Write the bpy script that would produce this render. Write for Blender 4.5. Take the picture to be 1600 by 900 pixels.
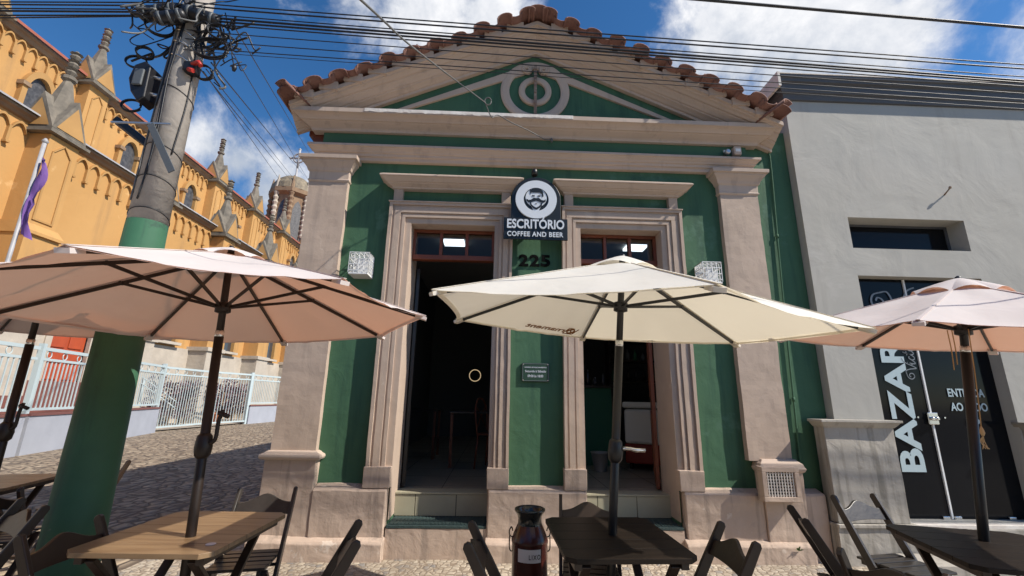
import bpy, bmesh, math, random
from mathutils import Vector, Matrix, noise
random.seed(7)
S = bpy.context.scene
COL = S.collection
for o in list(bpy.data.objects): bpy.data.objects.remove(o)
PI = math.pi; R = math.radians
# ------------------------------------------------------------------ camera
F_PX, PITCH, ROLL, YAW = 685.04, 0.248397, 0.017654, 0.031797
CAM = Vector((0, -4.6, 1.55))
fwd = Vector((math.sin(YAW)*math.cos(PITCH), math.cos(YAW)*math.cos(PITCH), math.sin(PITCH)))
rgt = Vector((math.cos(YAW), -math.sin(YAW), 0)); up = rgt.cross(fwd)
r2 = math.cos(ROLL)*rgt + math.sin(ROLL)*up; u2 = -math.sin(ROLL)*rgt + math.cos(ROLL)*up
cam = bpy.data.objects.new('camera', bpy.data.cameras.new('camera')); COL.objects.link(cam)
m3 = Matrix((r2, u2, -fwd)).transposed()
cam.matrix_world = Matrix.Translation(CAM) @ m3.to_4x4()
cam.data.sensor_width = 36; cam.data.lens = F_PX/1600*36; cam.data.clip_end = 3000; cam.data.clip_start = .05
S.camera = cam
def ray(u, v):
    return (r2*(u-800) - u2*(v-450) + fwd*F_PX).normalized()
def aty(u, v, Y=0.0):
    d = ray(u, v); return CAM + d*((Y-CAM.y)/d.y)
def atx(u, v, X):
    d = ray(u, v); return CAM + d*((X-CAM.x)/d.x)
def atz(u, v, Z):
    d = ray(u, v); return CAM + d*((Z-CAM.z)/d.z)
# ------------------------------------------------------------------ light
SUN = Vector((1.0, -0.36, 1.0)).normalized()
SUN_EL = math.asin(SUN.z); SUN_AZ = math.atan2(SUN.x, SUN.y)
sl = bpy.data.lights.new('sun', 'SUN'); sl.energy = 5.0; sl.angle = R(.53); sl.color = (1, .93, .83)
so = bpy.data.objects.new('sun', sl); COL.objects.link(so); so.rotation_euler = (-SUN).to_track_quat('-Z', 'Y').to_euler(); so.location = (5, -3, 12)
W = bpy.data.worlds.new('World'); S.world = W; W.use_nodes = True
wn = W.node_tree; wn.nodes.clear(); WL = wn.links.new
def wnode(t, **k):
    n = wn.nodes.new(t)
    for a, b in k.items(): setattr(n, a, b)
    return n
sky = wnode('ShaderNodeTexSky', sky_type='NISHITA', sun_disc=False, sun_elevation=SUN_EL, sun_rotation=SUN_AZ, altitude=900, air_density=1.0, dust_density=.35, ozone_density=3.2)
hs = wnode('ShaderNodeHueSaturation'); hs.inputs['Saturation'].default_value = 1.25; hs.inputs['Value'].default_value = 1.0
WL(sky.outputs[0], hs.inputs['Color'])
bg = wnode('ShaderNodeBackground'); bg.inputs[1].default_value = .12; WL(hs.outputs[0], bg.inputs[0])
cb = wnode('ShaderNodeBackground'); 
tc = wnode('ShaderNodeTexCoord')
def wmath(op, a, b=None, clamp=False):
    n = wnode('ShaderNodeMath', operation=op); n.use_clamp = clamp
    for i, x in enumerate((a, b)):
        if x is None: continue
        if isinstance(x, (int, float)): n.inputs[i].default_value = x
        else: WL(x, n.inputs[i])
    return n.outputs[0]
n1 = wnode('ShaderNodeTexNoise'); n1.inputs['Scale'].default_value = 4.5; n1.inputs['Detail'].default_value = 12; n1.inputs['Roughness'].default_value = .62; n1.inputs['Distortion'].default_value = .35
WL(tc.outputs['Generated'], n1.inputs['Vector'])
n2 = wnode('ShaderNodeTexNoise'); n2.inputs['Scale'].default_value = 14; n2.inputs['Detail'].default_value = 8; n2.inputs['Roughness'].default_value = .6
WL(tc.outputs['Generated'], n2.inputs['Vector'])
# real cloud banks, each given by its direction in the sky and its angular size
blobs = [((1150,70),.17,1.0),((1250,95),.19,1.0),((1120,150),.12,.95),((1340,70),.14,1.0),((1300,140),.14,.9),((1420,30),.10,.8),((1060,100),.07,.8),
         ((660,10),.17,.82),((760,30),.12,.85),((560,20),.13,.62),((700,90),.08,.6),((480,10),.10,.4),
         ((370,255),.12,.95),((420,300),.13,1.0),((330,230),.08,.8),((455,340),.12,.95),((300,330),.06,.5),((1650,60),.10,.55)]
acc = None
for (px, py), rad, wgt in blobs:
    d = ray(px, py)
    vm = wnode('ShaderNodeVectorMath', operation='DISTANCE'); WL(tc.outputs['Generated'], vm.inputs[0]); vm.inputs[1].default_value = d
    t = wmath('SUBTRACT', 1.0, wmath('DIVIDE', vm.outputs['Value'], rad*1.25), True)
    t = wmath('MULTIPLY', t, wgt)
    acc = t if acc is None else wmath('MAXIMUM', acc, t)
ns = wmath('ADD', wmath('MULTIPLY', wmath('SUBTRACT', n1.outputs['Fac'], .5), 2.3), wmath('MULTIPLY', wmath('SUBTRACT', n2.outputs['Fac'], .5), .55))
den = wmath('ADD', wmath('MULTIPLY', acc, 1.5), wmath('SUBTRACT', ns, .42))
mask = wnode('ShaderNodeMapRange'); mask.interpolation_type = 'SMOOTHSTEP'
WL(den, mask.inputs['Value']); mask.inputs['From Min'].default_value = -.05; mask.inputs['From Max'].default_value = .62
mm = wmath('MULTIPLY', mask.outputs[0], wmath('MULTIPLY', acc, 5.0, True), True)
cr = wnode('ShaderNodeValToRGB'); WL(wmath('ADD', wmath('MULTIPLY', n1.outputs['Fac'], .8), wmath('MULTIPLY', n2.outputs['Fac'], .3)), cr.inputs[0])
cr.color_ramp.elements[0].position = .42; cr.color_ramp.elements[0].color = (.50, .56, .66, 1)
cr.color_ramp.elements[1].position = .66; cr.color_ramp.elements[1].color = (1.0, 1.0, 1.02, 1)
WL(cr.outputs[0], cb.inputs[0]); cb.inputs[1].default_value = .82
mx = wnode('ShaderNodeMixShader'); WL(mm, mx.inputs[0]); WL(bg.outputs[0], mx.inputs[1]); WL(cb.outputs[0], mx.inputs[2])
wo = wnode('ShaderNodeOutputWorld'); WL(mx.outputs[0], wo.inputs[0])
S.view_settings.view_transform = 'Standard'; S.view_settings.look = 'None'; S.view_settings.exposure = 0.32; S.view_settings.gamma = 1
S.view_settings.use_curve_mapping = False
S.cycles.max_bounces = 8

# ------------------------------------------------------------------ materials
def mat(name, col, rough=.8, var=None, vscale=2.0, bump=0.0, bscale=8.0, metal=0.0, spec=None, transl=0.0, emit=None, dist=.01, bump2=0.0, b2scale=60, stain=None, tcol=None, drip=None, patch=None):
    m = bpy.data.materials.new(name); m.use_nodes = True
    nt = m.node_tree; b = nt.nodes['Principled BSDF']; L = nt.links.new
    b.inputs['Roughness'].default_value = rough; b.inputs['Metallic'].default_value = metal
    if spec is not None: b.inputs['Specular IOR Level'].default_value = spec
    c = (*col, 1); b.inputs['Base Color'].default_value = c
    tcn = nt.nodes.new('ShaderNodeTexCoord'); V = tcn.outputs['Object']
    src = None
    if var is not None:
        n = nt.nodes.new('ShaderNodeTexNoise'); n.inputs['Scale'].default_value = vscale; n.inputs['Detail'].default_value = 8; n.inputs['Roughness'].default_value = .6
        L(V, n.inputs['Vector'])
        r = nt.nodes.new('ShaderNodeValToRGB'); L(n.outputs['Fac'], r.inputs[0])
        r.color_ramp.elements[0].position = .32; r.color_ramp.elements[1].position = .68
        r.color_ramp.elements[0].color = (*var, 1); r.color_ramp.elements[1].color = c
        src = r.outputs[0]
        if stain is not None:
            n3 = nt.nodes.new('ShaderNodeTexNoise'); n3.inputs['Scale'].default_value = stain[1]; n3.inputs['Detail'].default_value = 10; n3.inputs['Roughness'].default_value = .7
            L(V, n3.inputs['Vector'])
            r3 = nt.nodes.new('ShaderNodeValToRGB'); L(n3.outputs['Fac'], r3.inputs[0]); r3.color_ramp.elements[0].position = stain[2]; r3.color_ramp.elements[1].position = stain[2]+.08
            mxn = nt.nodes.new('ShaderNodeMix'); mxn.data_type = 'RGBA'; L(r3.outputs[0], mxn.inputs[0]); L(src, mxn.inputs[6]); mxn.inputs[7].default_value = (*stain[0], 1)
            src = mxn.outputs[2]
        for spec_, vec in ((drip, (5.5, 5.5, .45)), (patch, (1, 1, 1))):
            if spec_ is None: continue
            mpd = nt.nodes.new('ShaderNodeMapping'); L(V, mpd.inputs[0]); mpd.inputs['Scale'].default_value = vec; mpd.inputs['Location'].default_value = (3.1, 1.7, .4)
            nd = nt.nodes.new('ShaderNodeTexNoise'); nd.inputs['Scale'].default_value = spec_[1]; nd.inputs['Detail'].default_value = 9; nd.inputs['Roughness'].default_value = .62; L(mpd.outputs[0], nd.inputs['Vector'])
            rd = nt.nodes.new('ShaderNodeMapRange'); L(nd.outputs['Fac'], rd.inputs[0]); rd.inputs[1].default_value = spec_[2]; rd.inputs[2].default_value = spec_[2]+spec_[4]; rd.inputs[4].default_value = spec_[3]
            md = nt.nodes.new('ShaderNodeMix'); md.data_type = 'RGBA'; L(rd.outputs[0], md.inputs[0]); L(src, md.inputs[6]); md.inputs[7].default_value = (*spec_[0], 1); src = md.outputs[2]
        L(src, b.inputs['Base Color'])
    if bump:
        n = nt.nodes.new('ShaderNodeTexNoise'); n.inputs['Scale'].default_value = bscale; n.inputs['Detail'].default_value = 5; n.inputs['Distortion'].default_value = .6
        L(V, n.inputs['Vector'])
        bp = nt.nodes.new('ShaderNodeBump'); bp.inputs['Strength'].default_value = bump; bp.inputs['Distance'].default_value = dist
        h = n.outputs['Fac']
        if bump2:
            n4 = nt.nodes.new('ShaderNodeTexNoise'); n4.inputs['Scale'].default_value = b2scale; n4.inputs['Detail'].default_value = 3; L(V, n4.inputs['Vector'])
            ma = nt.nodes.new('ShaderNodeMath'); ma.operation = 'MULTIPLY_ADD'; L(n4.outputs['Fac'], ma.inputs[0]); ma.inputs[1].default_value = bump2; L(n.outputs['Fac'], ma.inputs[2]); h = ma.outputs[0]
        L(h, bp.inputs['Height']); L(bp.outputs[0], b.inputs['Normal'])
    if emit:
        b.inputs['Emission Color'].default_value = (*emit[0], 1); b.inputs['Emission Strength'].default_value = emit[1]
    if transl:
        t = nt.nodes.new('ShaderNodeBsdfTranslucent'); t.inputs[0].default_value = c
        if tcol: t.inputs[0].default_value = (*tcol, 1)
        elif src is not None: L(src, t.inputs[0])
        ms = nt.nodes.new('ShaderNodeMixShader'); ms.inputs[0].default_value = transl
        out = nt.nodes['Material Output']; L(b.outputs[0], ms.inputs[1]); L(t.outputs[0], ms.inputs[2]); L(ms.outputs[0], out.inputs[0])
    return m
M = {}
M['green'] = mat('green_plaster', (.060, .143, .080), .75, (.050, .120, .066), 1.6, .30, 4.5, dist=.03, bump2=.10, b2scale=30, spec=.3, drip=((.028, .075, .05), 1.3, .52, .55, .12), patch=((.085, .175, .12), 2.2, .60, .55, .05))
M['green_flat'] = mat('green_flat', (.060, .138, .078), .75, (.052, .122, .068), 1.6, .2, 5.5, dist=.02, spec=.3)
M['pink'] = mat('pink_plaster', (.475, .370, .295), .85, (.42, .325, .255), 1.8, .32, 5, dist=.02, bump2=.1, b2scale=40, stain=((.40, .31, .26), 3.0, .66), drip=((.30, .24, .20), 1.2, .54, .45, .12), patch=((.54, .45, .37), 4.0, .64, .5, .05))
M['pink_rough'] = mat('rough_pink_plaster', (.53, .41, .325), .88, (.45, .345, .27), 2.2, .5, 4.5, dist=.03, bump2=.16, b2scale=26, stain=((.37, .29, .24), 2.5, .62), drip=((.24, .19, .155), 1.6, .53, .55, .10), patch=((.64, .56, .48), 5.0, .63, .6, .03))
M['pink_trim'] = mat('pink_trim', (.52, .41, .33), .8, (.465, .365, .29), 2.2, .25, 14, dist=.008, drip=((.30, .24, .20), 1.4, .55, .4, .12))
M['peeled'] = mat('peeled_paint', (.74, .70, .64), .85, (.60, .54, .48), 9, .4, 20)
M['grey'] = mat('grey_plaster', (.415, .40, .36), .8, (.375, .36, .32), .9, .34, 1.7, dist=.045, bump2=.05, b2scale=14, stain=((.40, .37, .33), 1.3, .64), drip=((.27, .25, .22), .9, .55, .38, .14), patch=((.47, .45, .41), 1.6, .63, .5, .06))
M['grey_old'] = mat('stained_grey_plaster', (.43, .40, .35), .85, (.35, .32, .275), 2.5, .4, 6, dist=.03, bump2=.15, b2scale=30, stain=((.26, .235, .19), 2.8, .6), drip=((.17, .155, .125), 1.3, .50, .7, .12))
M['grey_dark'] = mat('dark_grey_paint', (.085, .09, .10), .7, (.07, .075, .085), 3, .2, 8)
M['tile'] = mat('terracotta', (.27, .14, .105), .8, (.17, .075, .055), 3.5, .5, 18, dist=.01, stain=((.36, .26, .2), 6, .64))
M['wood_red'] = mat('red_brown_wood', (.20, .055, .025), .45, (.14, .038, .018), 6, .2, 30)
M['black_metal'] = mat('black_metal', (.012, .012, .013), .38, spec=.5)
M['dark_metal'] = mat('dark_bronze_metal', (.022, .015, .012), .42, spec=.35)
M['chrome'] = mat('polished_metal', (.72, .72, .70), .22, metal=1)
M['rust'] = mat('rusty_iron', (.34, .27, .21), .8, (.16, .08, .05), 14, .4, 40)
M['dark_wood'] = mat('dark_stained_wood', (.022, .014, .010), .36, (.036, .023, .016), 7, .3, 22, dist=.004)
M['grey_wood'] = mat('greyish_dark_wood', (.045, .04, .036), .3, (.025, .022, .02), 7, .3, 22, dist=.004)  # slightly paler, greyer and glossier than the dark stained wood
def clear_glass(name, tint, refl):
    m = bpy.data.materials.new(name); m.use_nodes = True; nt = m.node_tree; nt.nodes.clear(); L = nt.links.new
    t = nt.nodes.new('ShaderNodeBsdfTransparent'); t.inputs[0].default_value = (*tint, 1)
    g = nt.nodes.new('ShaderNodeBsdfGlossy'); g.inputs['Roughness'].default_value = .03
    f = nt.nodes.new('ShaderNodeFresnel'); f.inputs[0].default_value = refl
    x = nt.nodes.new('ShaderNodeMixShader'); o = nt.nodes.new('ShaderNodeOutputMaterial')
    L(f.outputs[0], x.inputs[0]); L(t.outputs[0], x.inputs[1]); L(g.outputs[0], x.inputs[2]); L(x.outputs[0], o.inputs[0]); return m
M['glass_clear'] = clear_glass('window_glass', (.8, .82, .82), 1.28)
def planks(name, c1, c2, rough, axis=0, spec=.5):
    m = bpy.data.materials.new(name); m.use_nodes = True; nt = m.node_tree; b = nt.nodes['Principled BSDF']; L = nt.links.new
    t = nt.nodes.new('ShaderNodeTexCoord'); mp = nt.nodes.new('ShaderNodeMapping'); L(t.outputs['Object'], mp.inputs[0])
    mp.inputs['Scale'].default_value = (1.2, 14, 8) if axis == 0 else (14, 1.2, 8)
    n = nt.nodes.new('ShaderNodeTexNoise'); n.inputs['Scale'].default_value = 2.2; n.inputs['Detail'].default_value = 9; n.inputs['Distortion'].default_value = .8; L(mp.outputs[0], n.inputs[0])
    r = nt.nodes.new('ShaderNodeValToRGB'); L(n.outputs['Fac'], r.inputs[0]); r.color_ramp.elements[0].color = (*c2, 1); r.color_ramp.elements[1].color = (*c1, 1)
    r.color_ramp.elements[0].position = .35; r.color_ramp.elements[1].position = .65
    L(r.outputs[0], b.inputs['Base Color']); b.inputs['Roughness'].default_value = rough; b.inputs['Specular IOR Level'].default_value = spec
    bp = nt.nodes.new('ShaderNodeBump'); bp.inputs['Strength'].default_value = .25; bp.inputs['Distance'].default_value = .003; L(n.outputs['Fac'], bp.inputs['Height']); L(bp.outputs[0], b.inputs['Normal'])
    return m
M['top_brown'] = planks('worn_brown_planks', (.25, .165, .09), (.17, .105, .055), .36)
M['top_dark'] = planks('dark_planks', (.020, .014, .010), (.012, .009, .007), .45, spec=.2)
M['white_paint'] = mat('white_paint', (.78, .78, .77), .5, (.7, .7, .68), 8)
M['white_sign'] = mat('white_letter', (.62, .66, .70), .45)
M['sign_black'] = mat('sign_black', (.010, .012, .013), .38)
M['grey_plastic'] = mat('dark_grey_plastic', (.10, .11, .115), .5)
M['glass_dark'] = mat('dark_glass', (.006, .007, .009), .09, spec=.14)
M['glass_grey'] = mat('smoky_glass', (.05, .05, .055), .06, spec=.6)
M['vinyl'] = mat('pale_blue_vinyl', (.42, .52, .55), .5)
M['vinyl_dim'] = mat('dim_grey_vinyl', (.20, .22, .24), .5)
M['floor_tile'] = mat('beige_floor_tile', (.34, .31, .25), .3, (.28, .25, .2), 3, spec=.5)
M['riser'] = mat('beige_riser_tile', (.42, .40, .29), .45, (.36, .335, .24), 2.5, .1, 12)
M['grout'] = mat('dark_grout', (.06, .055, .045), .9)
M['mat_teal'] = mat('dark_teal_mat', (.035, .065, .062), .7, (.025, .045, .045), 30, .5, 60)
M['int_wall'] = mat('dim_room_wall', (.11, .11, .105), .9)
M['int_green'] = mat('dark_green_counter', (.03, .14, .075), .7)
M['ceiling'] = mat('room_ceiling', (.35, .35, .34), .9)
M['led'] = mat('led_panel', (.8, .85, .9), .5, emit=((.85, .93, 1), 2.2))
M['ringlight'] = mat('ring_light', (1, .8, .5), .5, emit=((1, .74, .42), .45))
M['cooler_white'] = mat('white_cooler_plastic', (.80, .80, .74), .4)
M['cooler_red'] = mat('red_cooler_base', (.25, .02, .012), .45)
M['tin'] = mat('galvanised_tin', (.5, .5, .5), .4, metal=.8)
M['can_red'] = mat('oxblood_enamel', (.062, .014, .010), .22, (.035, .010, .008), 9, spec=.6)
M['can_black'] = mat('black_enamel', (.010, .014, .014), .18, spec=.7)
M['label'] = mat('white_label', (.60, .60, .62), .6)
M['ink'] = mat('black_ink', (.005, .005, .005), .8, spec=.05)
M['fab_cream'] = mat('cream_canvas', (.88, .86, .79), .9, (.85, .82, .74), 2.5, .45, 6, transl=.33, dist=.012, tcol=(.86, .76, .57), stain=((.66, .62, .52), 2.2, .66))
M['fab_pink'] = mat('pinkish_canvas', (.87, .81, .78), .9, (.84, .78, .74), 2.0, .45, 6, transl=.34, dist=.012, stain=((.68, .60, .55), 2.2, .67), tcol=(.53, .235, .13))
M['print_brown'] = mat('brown_print', (.36, .17, .06), .9, transl=.4)
M['concrete'] = mat('pole_concrete', (.40, .36, .315), .85, (.30, .27, .235), 5, .5, 14, dist=.01, stain=((.17, .155, .14), 4, .62))
M['pole_green'] = mat('pole_green_paint', (.036, .125, .066), .65, (.027, .098, .052), 3, .4, 9, dist=.008, stain=((.018, .055, .036), 3.2, .62), drip=((.02, .06, .04), 1.2, .53, .6, .1), patch=((.16, .17, .14), 7, .69, .8, .02))
M['cable'] = mat('black_cable', (.010, .010, .012), .45)
M['cable_red'] = mat('red_plastic', (.45, .03, .02), .5)
M['cable_grey'] = mat('grey_cable', (.13, .13, .125), .6)
M['yellow'] = mat('ochre_plaster', (.51, .285, .10), .85, (.45, .245, .08), .3, .3, 1.5, dist=.05, stain=((.46, .25, .085), .6, .64), drip=((.33, .19, .08), .28, .52, .5, .12), patch=((.66, .43, .2), .5, .62, .6, .04))
M['yellow_trim'] = mat('ochre_trim', (.46, .26, .09), .85, (.37, .205, .07), .8)
M['stone'] = mat('pale_stone', (.50, .44, .36), .9, (.38, .33, .27), 1.2, .5, 3, dist=.05)
M['brown_stone'] = mat('brown_stone', (.19, .12, .075), .9, (.28, .19, .115), 1.5, .3, 4)
M['spire'] = mat('lichen_grey_stone', (.22, .19, .15), .95, (.10, .09, .075), 2.5, .5, 6)
M['zinc'] = mat('zinc_flashing', (.42, .41, .42), .5, (.3, .29, .29), 3)
M['red_tile'] = mat('red_roof_tile', (.38, .115, .07), .8, (.28, .085, .055), 2)
M['red_door'] = mat('red_door_paint', (.42, .07, .02), .5, (.34, .055, .018), 2)
M['lattice'] = mat('leaded_glass', (.03, .03, .035), .5, (.10, .098, .10), 6, .5, 12)
M['fence_blue'] = mat('pale_blue_iron', (.46, .54, .55), .5)
M['fence_wall'] = mat('pale_lilac_plaster', (.37, .385, .43), .85, (.32, .335, .375), 1.5, .2, 5)
M['brick_cap'] = mat('maroon_cap', (.17, .065, .055), .8)
M['stair'] = mat('maroon_stair_tile', (.20, .075, .055), .6, (.14, .05, .04), 3)
M['leaf_purple'] = mat('purple_leaf', (.085, .03, .05), .5, (.14, .07, .075), 5)
M['leaf'] = mat('green_leaf', (.06, .12, .03), .6, (.09, .16, .04), 5)
M['terracotta_pot'] = mat('terracotta_pot', (.45, .17, .08), .8)
M['flag'] = mat('purple_cloth', (.25, .13, .42), .8, (.2, .1, .35), 3, transl=.3)
M['dome'] = mat('cream_dome_tile', (.27, .22, .145), .7, (.13, .105, .075), 3)

def stones(name, scale, cols, joint, jw, bump, rough=.7, stretch=(1, 1, 1), dist=.02):
    m = bpy.data.materials.new(name); m.use_nodes = True; nt = m.node_tree; b = nt.nodes['Principled BSDF']; L = nt.links.new
    t = nt.nodes.new('ShaderNodeTexCoord'); mp = nt.nodes.new('ShaderNodeMapping'); L(t.outputs['Object'], mp.inputs[0]); mp.inputs['Scale'].default_value = stretch; mp.inputs['Rotation'].default_value = (0, 0, .22)
    nz = nt.nodes.new('ShaderNodeTexNoise'); nz.inputs['Scale'].default_value = 1.5; L(mp.outputs[0], nz.inputs[0])
    ad = nt.nodes.new('ShaderNodeMix'); ad.data_type = 'VECTOR'; ad.inputs[0].default_value = .06; L(mp.outputs[0], ad.inputs[4]); L(nz.outputs['Color'], ad.inputs[5])
    v = nt.nodes.new('ShaderNodeTexVoronoi'); v.inputs['Scale'].default_value = scale; v.inputs['Randomness'].default_value = .62; L(ad.outputs[1], v.inputs['Vector'])
    e = nt.nodes.new('ShaderNodeTexVoronoi'); e.feature = 'DISTANCE_TO_EDGE'; e.inputs['Scale'].default_value = scale; e.inputs['Randomness'].default_value = .62; L(ad.outputs[1], e.inputs['Vector'])
    sp = nt.nodes.new('ShaderNodeSeparateColor'); L(v.outputs['Color'], sp.inputs[0])
    r = nt.nodes.new('ShaderNodeValToRGB'); L(sp.outputs[0], r.inputs[0]); r.color_ramp.interpolation = 'LINEAR'
    r.color_ramp.elements[0].color = (*cols[0], 1); r.color_ramp.elements[1].color = (*cols[-1], 1)
    for i, c in enumerate(cols[1:-1]):
        el = r.color_ramp.elements.new((i+1)/(len(cols)-1)); el.color = (*c, 1)
    n = nt.nodes.new('ShaderNodeTexNoise'); n.inputs['Scale'].default_value = .9; n.inputs['Detail'].default_value = 8; L(t.outputs['Object'], n.inputs[0])
    mr = nt.nodes.new('ShaderNodeMapRange'); L(n.outputs['Fac'], mr.inputs[0]); mr.inputs[1].default_value = .3; mr.inputs[2].default_value = .7; mr.inputs[3].default_value = .72; mr.inputs[4].default_value = 1.12
    mu = nt.nodes.new('ShaderNodeMix'); mu.data_type = 'RGBA'; mu.blend_type = 'MULTIPLY'; mu.inputs[0].default_value = 1; L(r.outputs[0], mu.inputs[6]); L(mr.outputs[0], mu.inputs[7])
    jr = nt.nodes.new('ShaderNodeMapRange'); L(e.outputs['Distance'], jr.inputs[0]); jr.inputs[1].default_value = jw*.4; jr.inputs[2].default_value = jw
    mx_ = nt.nodes.new('ShaderNodeMix'); mx_.data_type = 'RGBA'; L(jr.outputs[0], mx_.inputs[0]); mx_.inputs[6].default_value = (*joint, 1); L(mu.outputs[2], mx_.inputs[7])
    L(mx_.outputs[2], b.inputs['Base Color']); b.inputs['Roughness'].default_value = rough
    hr = nt.nodes.new('ShaderNodeMapRange'); L(e.outputs['Distance'], hr.inputs[0]); hr.inputs[1].default_value = 0; hr.inputs[2].default_value = jw*2.6
    hm = nt.nodes.new('ShaderNodeMath'); hm.operation = 'MULTIPLY_ADD'; L(sp.outputs[1], hm.inputs[0]); hm.inputs[1].default_value = .5; L(hr.outputs[0], hm.inputs[2])
    bp = nt.nodes.new('ShaderNodeBump'); bp.inputs['Strength'].default_value = bump; bp.inputs['Distance'].default_value = dist; L(hm.outputs[0], bp.inputs['Height']); L(bp.outputs[0], b.inputs['Normal'])
    return m
M['sidewalk'] = stones('portuguese_stone', 19, [(.36, .30, .23), (.46, .39, .30), (.50, .44, .35), (.42, .35, .27), (.24, .23, .22)], (.24, .19, .14), .08, .55, .75, dist=.012)
M['cobble'] = stones('cobble_setts', 6.5, [(.25, .19, .135), (.40, .315, .22), (.32, .25, .175), (.46, .37, .265)], (.12, .09, .065), .1, 1.0, .75, (1, .8, 1), dist=.04)

# ------------------------------------------------------------------ mesh helpers
class MB:
    def __init__(s): s.v = []; s.f = []; s.sm = []
    def add(s, vs, fs, smooth=False):
        k = len(s.v); s.v += [tuple(p) for p in vs]; s.f += [tuple(i+k for i in f) for f in fs]; s.sm += [smooth]*len(fs); return s
    def box(s, x0, x1, y0, y1, z0, z1, T=None):
        if x0 > x1: x0, x1 = x1, x0
        if y0 > y1: y0, y1 = y1, y0
        if z0 > z1: z0, z1 = z1, z0
        vs = [Vector((x, y, z)) for z in (z0, z1) for x, y in ((x0, y0), (x1, y0), (x1, y1), (x0, y1))]
        if T is not None: vs = [T @ p for p in vs]
        return s.add(vs, [(3, 2, 1, 0), (4, 5, 6, 7), (0, 1, 5, 4), (1, 2, 6, 5), (2, 3, 7, 6), (3, 0, 4, 7)])
    def bar(s, a, b, w, h, upv=(0, 0, 1)):      # box beam from a to b, width w across, h along up
        a = Vector(a); b = Vector(b); d = (b-a); L = d.length; d.normalize(); u = Vector(upv)
        if abs(d.dot(u)) > .98: u = Vector((0, 1, 0))
        x = d.cross(u).normalized(); y = x.cross(d).normalized()
        T = Matrix((x, d, y)).transposed().to_4x4(); T.translation = a
        return s.box(-w/2, w/2, 0, L, -h/2, h/2, T)
    def tube(s, pts, r, n=8, cap=True, closed=False):
        pts = [Vector(p) for p in pts]; rs = r if isinstance(r, (list, tuple)) else [r]*len(pts)
        m = len(pts); rings = []; prev = None
        for i, p in enumerate(pts):
            if closed: t = (pts[(i+1) % m]-pts[i-1]).normalized()
            else: t = (pts[min(i+1, m-1)]-pts[max(i-1, 0)]).normalized()
            if prev is None:
                prev = t.orthogonal().normalized()
            prev = (prev - t*prev.dot(t)).normalized(); b = t.cross(prev)
            rings.append([p+rs[i]*(math.cos(2*PI*j/n)*prev+math.sin(2*PI*j/n)*b) for j in range(n)])
        vs = [q for rg in rings for q in rg]; fs = []
        for i in range(m if closed else m-1):
            a, c = i*n, ((i+1) % m)*n
            for j in range(n): fs.append((a+j, a+(j+1) % n, c+(j+1) % n, c+j))
        s.add(vs, fs, True)
        if cap and not closed:
            k = len(s.v)-len(vs)
            s.f.append(tuple(k+j for j in reversed(range(n)))); s.sm.append(False)
            s.f.append(tuple(k+(m-1)*n+j for j in range(n))); s.sm.append(False)
        return s
    def lathe(s, prof, c=(0, 0, 0), n=24, ang=0, smooth=True, T=None, cap=True):
        vs = []; fs = []
        for r, z in prof:
            for j in range(n):
                a = ang+2*PI*j/n; vs.append(Vector((c[0]+r*math.cos(a), c[1]+r*math.sin(a), c[2]+z)))
        if T is not None: vs = [T @ p for p in vs]
        for i in range(len(prof)-1):
            for j in range(n): fs.append((i*n+j, i*n+(j+1) % n, (i+1)*n+(j+1) % n, (i+1)*n+j))
        s.add(vs, fs, smooth)
        if cap:
            k = len(s.v)-len(vs); L = len(prof)-1
            s.f.append(tuple(k+j for j in reversed(range(n)))); s.sm.append(False)
            s.f.append(tuple(k+L*n+j for j in range(n))); s.sm.append(False)
        return s
    def prism(s, poly, a, b, ax='y', smooth=False):   # polygon (u,v) extruded along ax from a to b
        def P(u, v, w): return {'y': (u, w, v), 'x': (w, u, v), 'z': (u, v, w)}[ax]
        n = len(poly); vs = [P(u, v, a) for u, v in poly]+[P(u, v, b) for u, v in poly]
        fs = [tuple(range(n)), tuple(reversed(range(n, 2*n)))]+[(i, i+n, (i+1) % n+n, (i+1) % n) for i in range(n)]
        return s.add(vs, fs, smooth)
    def stack(s, x0, x1, yb, levels, left=True, right=True, sp=0.0):   # moulding: levels (z, projection) with returns at the ends
        vs = []; fs = []
        for z, p in levels:
            a = x0-((p-sp) if left else 0); b = x1+((p-sp) if right else 0)
            vs += [(a, yb, z), (a, -p, z), (b, -p, z), (b, yb, z)]
        n = len(levels)
        for i in range(n-1):
            for j in range(4): fs.append((i*4+j, i*4+(j+1) % 4, (i+1)*4+(j+1) % 4, (i+1)*4+j))
        fs.append((3, 2, 1, 0)); fs.append(tuple((n-1)*4+j for j in range(4)))
        return s.add(vs, fs)
    def build(s, name, m, parent=None, smooth=None, bevel=0, rough=None, loc=None):
        me = bpy.data.meshes.new(name); me.from_pydata(s.v, [], s.f); me.update()
        for p, q in zip(me.polygons, s.sm): p.use_smooth = q if smooth is None else smooth
        bm = bmesh.new(); bm.from_mesh(me); bmesh.ops.recalc_face_normals(bm, faces=bm.faces)
        if rough:      # hand-trowelled masonry: cut up long faces and let them wander a little
            cell, amp = rough
            for _ in range(7):
                es = [e for e in bm.edges if e.calc_length() > cell]
                if not es or len(bm.verts) > 26000: break
                bmesh.ops.subdivide_edges(bm, edges=es, cuts=1, use_grid_fill=True)
            for v in bm.verts:
                v.co += Vector((noise.noise(v.co*3.1), noise.noise(v.co*3.1+Vector((7, 3, 1))), noise.noise(v.co*3.1+Vector((1, 9, 4)))))*amp
                v.co += Vector((noise.noise(v.co*11), noise.noise(v.co*11+Vector((7, 3, 1))), noise.noise(v.co*11+Vector((1, 9, 4)))))*amp*.45
        bm.to_mesh(me); bm.free()
        o = bpy.data.objects.new(name, me); COL.objects.link(o); me.materials.append(M[m] if isinstance(m, str) else m)
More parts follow.
